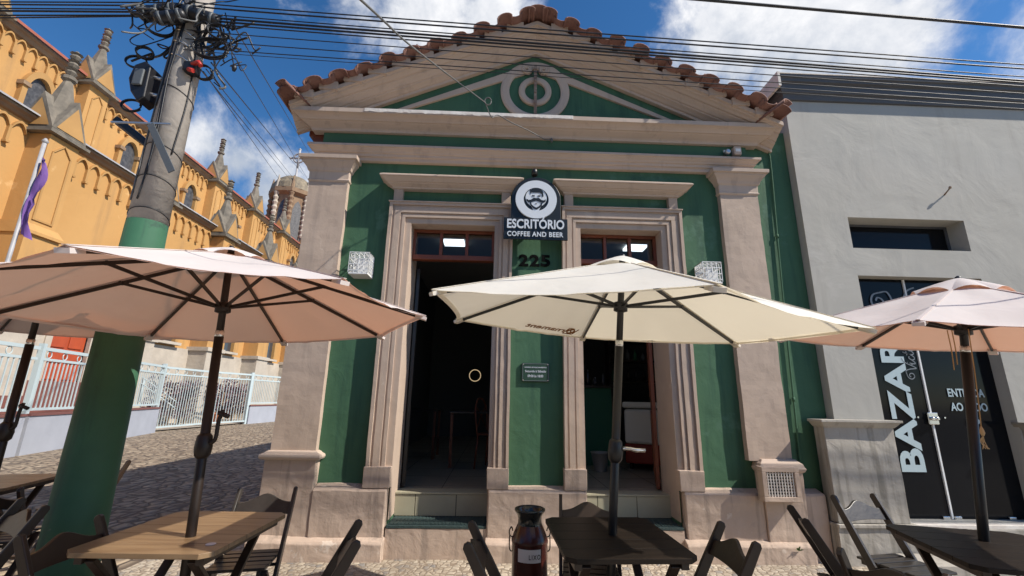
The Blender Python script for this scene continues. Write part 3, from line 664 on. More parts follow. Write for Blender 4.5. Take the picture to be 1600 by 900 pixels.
# arched backing
pts = [(.128, 3.452), (.662, 3.452), (.662, 3.70)]
cx_, cz_ = .388, 3.675
arc = [(cx_+.274*math.cos(a), cz_+.275*math.sin(a)) for a in [PI*.06+PI*.88*i/26 for i in range(27)]]
mb = MB(); mb.prism([(.114, 3.452), (.662, 3.452)]+arc, -.150, -.135); mb.build('arched_panel', 'sign_black', sg, bevel=.004)
mb = MB(); mb.box(.038, .728, -.175, -.155, 3.205, 3.45); mb.build('name_panel', 'sign_black', sg, bevel=.004)
for x in (.2, .58): mb = MB(); mb.box(x-.015, x+.015, -.1345, .03, 3.60, 3.63); mb.build('bracket', 'black_metal', sg)
def disc(r0, r1, y0, y1, n=56, sx=1.0):
    mb = MB(); vs = []
    for i in range(n):
        a = 2*PI*i/n
        for r, y in ((r0, y1), (r0, y0), (r1, y0), (r1, y1)): vs.append((cx_+r*sx*math.cos(a), y, cz_+r*math.sin(a)))
    mb.add(vs, [(i*4+j, i*4+j+1, ((i+1) % n)*4+j+1, ((i+1) % n)*4+j) for i in range(n) for j in range(3)]); return mb
def plate(poly, y0, y1): mb = MB(); mb.prism(poly, y0, y1); return mb
def U(u, v): return (cx_+u*.224, cz_+v*.224)        # emblem units: disc radius = 1
lg = disc(.137, .226, -.172, -.150).build('white_ring', 'white_sign', sg)
circ = lambda r, ox=0, oy=0, n=48, a0=0, a1=2*PI: [U(ox+r*math.cos(a0+(a1-a0)*i/n), oy+r*math.sin(a0+(a1-a0)*i/n)) for i in range(n)]
plate(circ(.655), -.160, -.1502).build('black_disc', 'sign_black', sg)
# white face disc (offset upward) running down into the pointed beard
face = [U(.52*math.cos(a), .10+.50*math.sin(a)) for a in [R(-58+296*i/40) for i in range(41)]]+[U(-.20, -.42), U(-.13, -.60), U(0, -.74), U(.13, -.60), U(.20, -.42)]
plate(face, -.166, -.1602).build('white_face', 'white_sign', sg)
hair = [U(-.30, .38), U(-.33, .60), U(-.24, .50), U(-.20, .63), U(.06, .62), U(.24, .55), U(.33, .42), U(.36, .18), U(.31, .12), U(.27, .30), U(.16, .37), U(-.12, .36), U(-.24, .38), U(-.26, .26)]
plate(hair, -.171, -.1662).build('hair', 'sign_black', sg)
mu = [U(-.47, .02), U(-.46, -.10), U(-.36, -.17), U(-.20, -.14), U(0, -.07), U(.20, -.14), U(.36, -.17), U(.46, -.10), U(.47, .02), U(.38, -.05), U(.26, -.03), U(.12, .08), U(0, .06), U(-.12, .08), U(-.26, -.03), U(-.38, -.05)]
plate(mu, -.171, -.1662).build('moustache', 'sign_black', sg)
bd = [U(-.31, -.17), U(-.27, -.34), U(-.14, -.47), U(0, -.54), U(.14, -.47), U(.27, -.34), U(.31, -.17), U(.25, -.17), U(.21, -.30), U(.10, -.39), U(0, -.44), U(-.10, -.39), U(-.21, -.30), U(-.25, -.17)]
plate(bd, -.171, -.1662).build('beard_line', 'sign_black', sg)
for q in (-1, 1):
    e_ = [U(q*.07, .20), U(q*.19, .22), U(q*.21, .17), U(q*.08, .15)]
    plate(e_ if q > 0 else e_[::-1], -.171, -.1662).build('eye', 'sign_black', sg)
plate([U(-.05, -.22), U(.05, -.22), U(.0, -.26)], -.171, -.1662).build('mouth', 'sign_black', sg)
text('ESCRITÓRIO', 'letters', .615, .132, .012, 'white_sign', sg, wallT(.075, -.182, 3.325), bold=.022)
text('COFFEE AND BEER', 'letters', .60, .056, .010, 'white_sign', sg, wallT(.078, -.181, 3.235), bold=.02, spacing=1.08)
sg.location.y = -.03
# spotlight above the sign
sp = thing('spotlight', 'small black spotlight above the arched sign', 'spotlight', (.375, 0, 4.02))
mb = MB(); mb.tube([(0, .0, .02), (0, -.10, .03)], .012, 8); mb.build('arm', 'black_metal', sp)
mb = MB(); mb.lathe([(.02, .05), (.034, .03), (.036, -.03), (.03, -.03), (.02, .02)], (0, -.11, .02), 16); mb.build('head', 'black_metal', sp)
# house number
hn = thing('house_number', 'black house number 225 on the green pier', 'house number', (0, 0, 0))
for i, ch in enumerate('225'):
    text(ch, 'digit', .105, .135, .014, 'ink', hn, wallT(.216+.121*i, -.008, 2.965), bold=.035)
# opening hours plaque
pq = thing('hours_plaque', 'small green opening hours plaque on the pier between the doors', 'plaque', (0, 0, 0))
mb = MB(); mb.box(.262, .545, -.022, -.004, 1.728, 1.918); mb.build('board', mat('plaque_green', (.022, .06, .038), .4), pq, bevel=.002)
mb = MB(); x0, x1, z0, z1 = .27, .537, 1.736, 1.91; t = .003
for a in ((x0, x1, z0, z0+t), (x0, x1, z1-t, z1), (x0, x0+t, z0+t, z1-t), (x1-t, x1, z0+t, z1-t)): mb.box(a[0], a[1], -.0245, -.0222, a[2], a[3])
mb.build('border', 'vinyl_dim', pq)
for x in (.277, .530):
    for z in (1.743, 1.903): mb = MB(); mb.lathe([(.007, 0), (.005, .004)], (0, 0, 0), 10, T=wallT(x, -.0222, z)); mb.build('screw', 'chrome', pq)
text('HORÁRIO DE FUNCIONAMENTO', 'letters', .225, .016, .001, 'white_sign', pq, wallT(.291, -.0235, 1.866), bold=.02)
text('Segunda à Sábado', 'letters', .215, .030, .001, 'white_sign', pq, wallT(.296, -.0235, 1.815), bold=.015)
text('09:00 às 18:00', 'letters', .160, .026, .001, 'white_sign', pq, wallT(.322, -.0235, 1.772), bold=.015)
# caged lamps
def caged(x, z, label):
    t = thing('caged_lamp', label, 'wall lamp', (x, 0, z), 0, 'white caged lamps on the green wall')
    mb = MB(); mb.box(-.10, .10, -.20, -.02, -.125, -.105); mb.box(-.10, .10, -.02, -.002, -.125, .11); mb.build('tray', 'white_paint', t, bevel=.003)
    mb = MB(); w = .0035
    for i in range(5):
        u = -.10+.2*i/4; mb.box(u-w, u+w, -.203, -.196, -.105, .11)
        y = -.02-.18*i/4
        for s in (-1, 1): mb.box(s*.10-w, s*.10+w, y-w, y+w, -.105, .11)
        mb.box(u-w, u+w, -.20, -.02, .107, .113)
    for i in range(4):
        z_ = -.08+.19*i/3; mb.box(-.103, .103, -.204, -.197, z_-w, z_+w)
        for s in (-1, 1): mb.box(s*.10-w, s*.10+w, -.20, -.02, z_-w, z_+w)
        y = -.05-.15*i/3; mb.box(-.10, .10, y-w, y+w, .107, .113)
    mb.build('cage', 'white_paint', t)
    mb = MB(); mb.prism([(-.075, -.09), (.075, -.09), (.075, .05)], -.15, -.06, 'y'); mb.prism([(-.05, -.09), (.05, -.09), (.04, .06), (-.04, .06)], -.13, -.08, 'y')
    mb.build('floodlight', 'white_paint', t, bevel=.004)
    return t
caged(-1.455, 2.90, 'white caged lamp on the green wall left of the doors')
caged(2.27, 2.90, 'white caged lamp on the green wall right of the doors')
# small security fittings right of the frieze
t = thing('motion_sensor', 'round glassy sensor on the frieze left of the beige box', 'sensor', (2.64, -.05, 4.40))
mb = MB(); mb.lathe([(.02, 0), (.03, .04), (.034, .07), (.02, .085)], (0, 0, 0), 16, T=Matrix.Rotation(PI/2, 4, 'X')); mb.build('lens', 'tin', t)
mb = MB(); mb.box(-.02, .02, -.02, .0, .02, .05); mb.build('bracket', 'white_paint', t)
t = thing('alarm_box', 'small beige alarm box under the cornice at the right corner', 'alarm', (2.76, -.05, 4.42))
mb = MB(); mb.box(-.045, .045, -.07, 0, -.055, .055); mb.build('case', 'pink_trim', t, bevel=.012)
mb = MB(); mb.box(-.03, .03, -.075, -.07, -.02, .02); mb.build('cover', 'white_paint', t, bevel=.003)
# conduit down the green strip
mb = MB(); mb.tube(smooth_path([(3.14, -.03, 4.50), (3.20, -.02, 4.41), (3.155, -.02, 3.4), (3.12, -.02, 2.6), (3.085, -.02, 1.6), (3.06, -.02, .76)], 4), .009, 8)
for z, x in ((3.4, 3.155), (2.6, 3.12), (1.6, 3.085)): mb.tube([(x, -.02, z-.02), (x, -.02, z+.02)], .015, 8)
tag(mb.build('conduit_pipe', 'green_flat'), 'thin green conduit pipe running down beside the right pilaster', 'pipe')
# ================================================================== GREY SHOP
gs = thing('grey_shop', 'grey plastered shop with dark cornice and black glass entrance', 'building')
gy = -.10
def gx(x): return x*(4.6-.1)/4.6
mb = MB(); wall_with_holes(mb, 3.425, 12, G-.1, 5.35, gy, .5, [(3.95, 5.315, 3.255, 3.625), (3.945, 5.35, .47, 2.935)])
mb.build('wall', 'grey', gs)
mb = MB(); mb.box(3.44, 12, .5, 9, G-.1, 5.2); mb.build('shop_block', 'grey', gs)
mb = MB(); mb.stack(3.425, 12, .5, [(5.13, .103), (5.135, .125), (5.16, .13), (5.20, .14), (5.21, .165), (5.24, .175), (5.31, .18), (5.325, .215), (5.36, .22), (5.37, .24), (5.40, .245)], right=False, sp=.10)
mb.build('cornice', 'grey_dark', gs, bevel=.004)
mb = MB(); mb.box(3.30, 12, -.25, .5, 5.402, 5.415); mb.box(3.27, 3.30, -.26, .5, 5.22, 5.415); mb.build('cornice_flashing', 'peeled', gs)
# high window
wf = MB(); wf.box(3.95, 5.315, .10, .13, 3.255, 3.285); wf.box(3.95, 5.315, .10, .13, 3.60, 3.625); wf.box(3.95, 3.98, .10, .13, 3.285, 3.60); wf.box(5.285, 5.315, .10, .13, 3.285, 3.60)
w_ = wf.build('window', 'grey_dark', gs)
mb = MB(); mb.box(3.98, 5.285, .112, .118, 3.285, 3.60); mb.build('pane', 'glass_dark', w_)
mb = MB(); mb.box(3.95, 5.0, .16, .2, 3.255, 3.62); mb.build('blind', 'glass_grey', w_)
# plinth block with cap, ledge and foot
mb = MB(); mb.box(3.235, 3.935, -.195, -.05, .475, 1.34); mb.build('plinth_block', 'grey_old', gs, rough=(.09, .006), bevel=.004)
mb = MB(); mb.stack(3.235, 3.935, -.05, [(1.335, .20), (1.35, .215), (1.375, .235), (1.385, .24), (1.387, .255), (1.41, .255)], sp=.195); mb.build('plinth_cap', 'grey_old', gs, bevel=.003)
mb = MB(); mb.box(3.215, 3.99, -.225, -.05, .44, .473); mb.build('plinth_ledge', 'grey_old', gs, bevel=.006)
mb = MB(); mb.box(3.22, 3.97, -.205, -.05, G-.05, .438); mb.build('plinth_foot', 'grey_old', gs, rough=(.09, .005))
mb = MB(); mb.box(5.37, 12, -.135, -.05, .475, 1.34); mb.build('plinth_block', 'grey_old', gs, rough=(.3, .004))
mb = MB(); mb.stack(5.37, 12, -.05, [(1.335, .14), (1.35, .15), (1.375, .162), (1.385, .165), (1.387, .175), (1.41, .175)], sp=.135, right=False); mb.build('plinth_cap', 'grey_old', gs, bevel=.003)
mb = MB(); mb.box(5.35, 12, -.165, -.05, .44, .473); mb.box(5.36, 12, -.145, -.05, G-.05, .438); mb.build('plinth_foot', 'grey_old', gs)
mb = MB(); mb.box(3.975, 5.34, -.20, .3, G-.05, .436); mb.box(3.7, 5.4, -.55, -.23, G-.05, .24); mb.build('entrance_step', 'grey_old', gs, bevel=.006)
mb = MB(); mb.box(3.992, 5.34, -.19, .3, .438, .466); mb.build('threshold', 'peeled', gs)
# glass entrance
ge = MB(); ge.box(3.945, 4.545, .02, .032, .475, 2.93); g1 = ge.build('glass_door', 'glass_dark', gs)
ge = MB(); ge.box(4.565, 5.35, .02, .032, .475, 2.93); g2 = ge.build('glass_door', 'glass_dark', gs)
mb = MB(); mb.box(4.546, 4.564, .005, .03, .475, 2.93); mb.build('door_seam', 'white_paint', gs)
def shopx(x): return x*(4.62/4.6)
VY = .012
text('BAZAR', 'letters', 1.36, .255, .003, 'vinyl', g1, wallT(4.385, VY, .905, PI/2), bold=.03)
text('ENTRADA', 'letters', .40, .085, .003, 'vinyl', g2, wallT(4.79, VY, 1.655), bold=.02)
text('AO LADO', 'letters', .40, .085, .003, 'vinyl', g2, wallT(4.79, VY, 1.51), bold=.02)
mb = MB(); mb.prism([(4.93, 1.425), (5.01, 1.425), (5.01, 1.465), (5.085, 1.408), (5.01, 1.35), (5.01, 1.39), (4.93, 1.39)], VY-.003, VY); mb.build('arrow', 'vinyl', g2)
# script "Victoria" drawn as pen strokes: unit = x-height 1
def script(mb, T, wd):
    strokes = [
     [(-.3,1.9),(-.9,1.7),(-1.1,1.1),(-.7,.6),(-.2,.8),(-.2,1.3),(-.55,1.5),(-.75,1.25)],
     [(-.3,1.9),(.25,1.95),(.55,1.3),(.65,.5),(.75,.0),(1.1,.6),(1.5,1.5),(1.9,2.1),(2.5,2.35)],
     [(1.35,.55),(1.6,1.0),(1.5,.4),(1.55,.0),(1.85,.15),(2.15,.6)],
     [(2.75,.85),(2.5,1.0),(2.2,.6),(2.25,.1),(2.6,.0),(2.95,.4),(3.3,1.3),(3.5,1.9)],
     [(3.45,1.9),(3.15,.9),(3.1,.2),(3.35,.0),(3.7,.35)], [(2.95,1.25),(3.7,1.3)],
     [(4.2,1.0),(3.8,.8),(3.75,.2),(4.1,.0),(4.45,.4),(4.35,.9),(4.15,1.0),(4.5,.75),(4.9,.8)], [(4.25,1.35),(4.6,1.75)],
     [(4.85,.7),(5.0,1.05),(5.3,.95),(5.05,.3),(5.1,.0),(5.4,.2),(5.75,.75)],
     [(5.75,.95),(5.6,.4),(5.65,.0),(5.95,.15),(6.25,.55)],
     [(6.85,.9),(6.5,1.0),(6.2,.55),(6.3,.05),(6.65,.1),(6.95,.7),(7.0,1.0),(6.85,.35),(6.95,.0),(7.3,.15),(7.7,.6)],
     [(1.7,1.35),(1.74,1.42)], [(5.95,1.35),(5.99,1.42)]]
    for s in strokes: ribbon(mb, smooth_path(s, 6), wd, T)
mb = MB(); s_ = .062; script(mb, wallT(4.50, VY-.003, 1.80, PI/2) @ Matrix.Translation((.1, .0, 0)) @ Matrix.Scale(s_, 4), .16)
mb.build('script_lettering', 'vinyl_dim', g1)
mb = MB(); script(mb, wallT(4.30, VY-.003, 2.50) @ Matrix.Scale(.145, 4), .16)
mb.build('script_lettering', 'vinyl_dim', g1)
mb = MB(); mb.box(4.50, 4.61, -.012, .018, 1.37, 1.49); lk = mb.build('lock', 'chrome', gs, bevel=.006)
mb = MB(); mb.lathe([(.02, 0), (.02, .02), (.012, .03)], (0, 0, 0), 14, T=wallT(4.53, -.012, 1.43)); mb.lathe([(.02, 0), (.02, .02), (.012, .03)], (0, 0, 0), 14, T=wallT(4.58, -.012, 1.43)); mb.build('lock_knob', 'chrome', lk)
for x in (4.41, 4.70): mb = MB(); mb.lathe([(.009, 0), (.009, .006)], (0, 0, 0), 10, T=wallT(x, .014, 1.44)); mb.build('door_bolt', 'chrome', gs)
for x in (4.49, 4.61, 5.17): mb = MB(); mb.box(x-.035, x+.035, -.002, .035, .466, .50); mb.build('floor_hinge', 'chrome', gs, bevel=.006)
mb = MB(); mb.tube([(5.16, -.10, 3.94), (5.165, -.17, 3.99)], .008, 8); mb.tube([(5.165, -.17, 3.99), (5.17, -.18, 4.01)], .014, 8)
tag(mb.build('wall_peg', 'rust'), 'short rusty peg sticking out of the grey wall above its high window', 'peg')
# ================================================================== UTILITY POLE
up_ = thing('utility_pole', 'thick concrete utility pole with green painted foot beside the left parasol', 'utility pole', (-2.752, -1.3, G))
ax = lambda z: (-.0+(-.03)*(z-1.5)/3, 0, z)
mb = MB(); mb.lathe([(.172, 0), (.168, .3), (.1315, 2.71)], (0, 0, 0), 32, smooth=True); 
mb.build('painted_foot', 'pole_green', up_)
def lean(o):
    for v in o.data.vertices: v.co.x += -.018*(v.co.z-1.5)
mb = MB(); mb.lathe([(.1305, 2.71), (.108, 4.5), (.09, 6.2), (.08, 8.2)], (0, 0, 0), 32); shaft = mb.build('shaft', 'concrete', up_)
# straps and clamps
for z, m_ in ((4.16, 'chrome'), (4.30, 'chrome'), (4.42, 'chrome'), (3.85, 'cable'), (3.30, 'cable'), (3.02, 'cable'), (2.75, 'cable')):
    rr = .1315-(z-2.5)*.0118+.003; a = .05
    mb = MB(); mb.tube([(rr*math.cos(t), rr*math.sin(t), z+a*math.sin(t+z)) for t in [2*PI*i/36 for i in range(36)]], .006 if m_ == 'chrome' else .004, 5, closed=True); mb.build('strap', m_, up_)
rng = random.Random(3)
for k in range(9):     # cables tied along the shaft
    a0 = rng.uniform(-2.9, -.2); pts = []
    for i in range(10):
        z = 4.75-i*.21; rr = .1315-(z-2.5)*.0118+.007; a = a0+.12*math.sin(i*.9+k)
        pts.append((rr*math.cos(a), rr*math.sin(a), z))
    mb = MB(); mb.tube(smooth_path(pts[:rng.randint(5, 10)], 3), .006, 6); mb.build('riser_cable', 'cable' if k % 3 else 'cable_grey', up_)
PX, PY = -2.80, -1.3
def loop(cx, cy, cz, r, ry, tilt, n=2, rad=.006, m_='cable'):
    mb = MB(); T = Matrix.Translation((cx, cy, cz)) @ Matrix.Rotation(ry, 4, 'Z') @ Matrix.Rotation(tilt, 4, 'X')
    pts = []
    for i in range(n*22): t = 2*PI*i/22; q = r*(1+.06*math.sin(i*.31)); pts.append(T @ Vector((q*math.cos(t), .012*i/22, q*.85*math.sin(t))))
    mb.tube(pts, rad, 5); return mb
for k, (x, z, r, ry) in enumerate(((-3.13, 4.28, .075, .3), (-3.06, 4.36, .06, .5), (-2.52, 4.50, .10, -.3), (-2.50, 4.40, .13, .2), (-2.44, 4.55, .08, .4), (-2.56, 4.20, .07, .1), (-3.06, 3.84, .07, .2), (-2.98, 4.62, .10, .5), (-2.66, 4.66, .11, .1), (-2.82, 4.72, .13, .3))):
    tag(loop(x, PY-.05-.02*k % .1, z, r, ry, .2*(k % 3-1), 2+(k % 2)).build('cable_coil', 'cable'), 'coil of black cable hanging in the tangle at the head of the utility pole', 'cable coil', 'cable coils on the utility pole')
# dense knot of cables, clamps and splices at the head
for k in range(46):
    x = PX+rng.gauss(0, .17); z = 4.66+rng.gauss(0, .10); y = PY+rng.choice((-1, 1))*rng.uniform(.10, .22)
    pts = [(x, y, z)]
    for i in range(5): pts.append((pts[-1][0]+rng.gauss(0, .09), pts[-1][1]+rng.gauss(0, .05), pts[-1][2]+rng.gauss(0, .07)))
    mb = MB(); mb.tube(smooth_path(pts, 5), rng.choice((.005, .007, .010)), 5)
    tag(mb.build('tangled_cable', 'cable' if k % 6 else 'cable_grey'), 'short black cable looping in the tangle round the pole head', 'cable', 'tangled cables at the pole head')
def splice(x, y, z, L, r, rz, tilt, label, m_='cable'):
    T = Matrix.Translation((x, y, z)) @ Matrix.Rotation(rz, 4, 'Z') @ Matrix.Rotation(tilt, 4, 'Y')
    t = thing('splice_case', label, 'splice case', (0, 0, 0), 0, 'black splice cases on the pole')
    mb = MB(); mb.lathe([(r*.45, -L/2), (r*.9, -L*.44), (r, -L*.3), (r, L*.3), (r*.9, L*.44), (r*.45, L/2)], (0, 0, 0), 14, T=T); mb.build('case', m_, t)
    mb = MB()
    for q in (-.3, 0, .3): mb.lathe([(r*1.08, q*L-.012), (r*1.08, q*L+.012)], (0, 0, 0), 14, T=T)
    mb.build('clamp_band', 'grey_plastic', t)
splice(-2.97, -1.42, 4.72, .34, .06, 0, 1.35, 'fat black splice case left of the pole head')
splice(-2.60, -1.44, 4.68, .30, .055, .2, 1.75, 'fat black splice case right of the pole head')
splice(-2.80, -1.50, 4.60, .24, .05, .1, 1.2, 'black splice case across the front of the pole head')
# angular black box on the left of the shaft
t = thing('junction_box', 'angular black junction box strapped to the left of the pole shaft', 'junction box', (-2.975, -1.36, 4.02))
mb = MB(); mb.prism([(-.07, .15), (.01, .19), (.06, .15), (.07, -.15), (.02, -.19), (-.05, -.10), (-.09, .02)], -.08, .06); mb.build('case', 'cable', t, bevel=.01)
mb = MB(); mb.box(-.04, .035, -.10, -.08, -.05, .10); mb.build('cover', 'grey_plastic', t, bevel=.008)
mb = MB(); mb.tube([(.05, -.02, .08), (.12, .0, .08)], .015, 8); mb.tube([(.05, -.02, -.08), (.12, .0, -.08)], .015, 8); mb.build('bracket', 'tin', t)
t = thing('flood_lamp', 'dark flat street luminaire reaching left from the pole below the junction box', 'street lamp', (-3.05, -1.2, 3.62), .0)
T = Matrix.Rotation(R(36), 4, 'Y')
mb = MB(); mb.box(-.24, .16, -.09, .09, -.02, .035, T); mb.build('housing', 'cable', t, bevel=.01)
mb = MB(); mb.box(-.21, .02, -.07, .07, -.028, -.02, T); mb.build('lens', 'glass_grey', t)
mb = MB(); mb.tube([(.10, .0, -.05), (.2, -.02, -.10)], .02, 8); mb.build('arm', 'tin', t)
mb = MB(); mb.box(-3.08, -2.62, -1.47, -1.455, 3.605, 3.617); tag(mb.build('cross_bracket', 'tin'), 'thin steel cross bracket on the pole shaft', 'bracket')
mb = MB(); mb.bar((-2.77, -1.47, 3.60), (-2.50, -1.50, 3.18), .05, .008, (0, 1, 0)); tag(mb.build('steel_strip', 'grey_plastic'), 'grey steel strip hanging diagonally off the pole shaft', 'steel strip')
t = thing('red_connector', 'black and red cable connector on the right of the pole head', 'connector', (-2.60, -1.38, 4.19))
mb = MB(); mb.box(-.07, .02, -.05, .05, -.04, .05); mb.build('body', 'cable', t, bevel=.012)
mb = MB(); mb.tube([(0, -.04, .02), (.06, -.05, .035), (.08, -.05, 0)], .018, 8); mb.tube([(-.02, -.04, -.03), (.03, -.05, -.05)], .018, 8); mb.build('red_clip', 'cable_red', t)
# ------------------------------------------------------------------ wires
def wire(pts, r, label, group, sag=0.0, m_='cable', n=24):
    a, b = Vector(pts[0]), Vector(pts[-1]); P_ = []
    if len(pts) == 2:
        for i in range(n+1): t = i/n; p = a.lerp(b, t); p.z -= sag*4*t*(1-t); P_.append(p)
    else: P_ = smooth_path(pts, 8)
    mb = MB(); mb.tube(P_, r, 5, cap=False); return tag(mb.build('overhead_wire', m_), label, 'wire', group)
WY = PY
def through(pa, pb, ya, yb, ext):   # line through two measured points, carried on past both
    A, B = aty(*pa, ya), aty(*pb, yb); d = (B-A); return A-d*ext[0], B+d*ext[1]
rows = [((370, 10), (1600, 97), 0.0058), ((370, 16), (1600, 102), 0.0072), ((370, 26), (1600, 113), 0.0050), ((370, 31), (1600, 122), 0.0094), ((370, 36), (1600, 124), 0.0086), ((370, 41), (1600, 128), 0.0058), ((370, 54), (1600, 142), 0.0043), ((370, 68), (1600, 150), 0.0043), ((370, 80), (1600, 155), 0.0043), ((370, 85), (1600, 166), 0.0029)]
for i, (a, b, r) in enumerate(rows):
    A, B = through(a, b, WY-.12, WY-.12, (0, 1.6)); S0 = Vector((PX+.05, WY-.10, A.z+.05))
    pts = [S0, A]+[A.lerp(B, t/10)-Vector((0, 0, .10*4*(t/10)*(1-t/10)*(.3+.1*(i % 3)))) for t in range(1, 11)]
    mb = MB(); mb.tube(smooth_path(pts, 4), r, 5, cap=False)
    tag(mb.build('overhead_wire', 'cable'), 'black overhead wire running right from the pole head across the front of the gable', 'wire', 'overhead wires running right from the pole')
for i, (a, b, r) in enumerate((((0, 3), (262, 4), .006), ((0, 7), (262, 9), .007), ((0, 13), (262, 15), .006), ((0, 17), (262, 19), .009), ((0, 24), (262, 24), .007), ((0, 28), (262, 25), .006))):
    A, B = through(a, b, WY-.05, WY-.05, (3.5, 0)); wire([A, B], r, 'black overhead wire running left from the pole head in front of the church', 'overhead wires running left from the pole')
for i, (a, b) in enumerate((((313, 108), (438, 262)), ((322, 108), (450, 268)), ((330, 98), (455, 250)), ((318, 112), (432, 274)), ((361, 33), (480, 234)), ((350, 60), (470, 262)))):
    A = aty(*a, WY-.02); B = aty(*b, 9.0); d = B-A; wire([A, A+d*2.2], (.006, .005, .007, .005, .006, .005)[i], 'black wire receding from the pole over the side street', 'wires receding over the side street')
# service drop with coil, landing on the cornice
A = aty(564, 0, -3.2); B = aty(655, 82, -2.2); C_ = aty(758, 160, -.55)
far = A+(A-B)*2.5
mb = MB(); mb.tube(smooth_path([far, A, B, C_], 8), .0055, 6)
for k in range(2): mb.tube([C_+Vector((.03+.035*math.cos(t), -.01*k, .045*math.sin(t)+.01)) for t in [2*PI*i/14 for i in range(15)]], .005, 5)
mb.tube(smooth_path([C_, aty(768, 183, -.42), aty(778, 180, -.36), aty(800, 192, -.33), aty(828, 205, -.25), aty(850, 217, -.16), aty(862, 218, -.08)], 6), .006, 6)
mb.lathe([(.012, 0), (.018, .03), (.01, .05)], aty(862, 222, -.09), 10)
tag(mb.build('service_cable', 'cable_grey'), 'grey service cable with small coil landing on the pink cornice', 'cable')
wire(list(through((1080, -2), (1600, 43), -3.0, -3.0, (2.5, 1.5))), .007, 'single black wire high above the grey shop', None)
mb = MB(); mb.tube(smooth_path([aty(352, 20, -1.4), aty(358, 50, -1.4), aty(363, 90, -1.4), aty(366, 103, -1.4)], 5), .005, 5); mb.lathe([(.012, -.03), (.02, 0), (.012, .03)], aty(366, 106, -1.4), 10)
tag(mb.build('hanging_cable', 'cable'), 'short cable with a plug dangling right of the pole head', 'cable')
mb = MB(); mb.tube(smooth_path([aty(208, 38, -1.4), aty(222, 50, -1.4), aty(240, 62, -1.4)], 5), .005, 5)
tag(mb.build('hanging_cable', 'cable'), 'short loose cable end sticking out left of the junction box', 'cable')
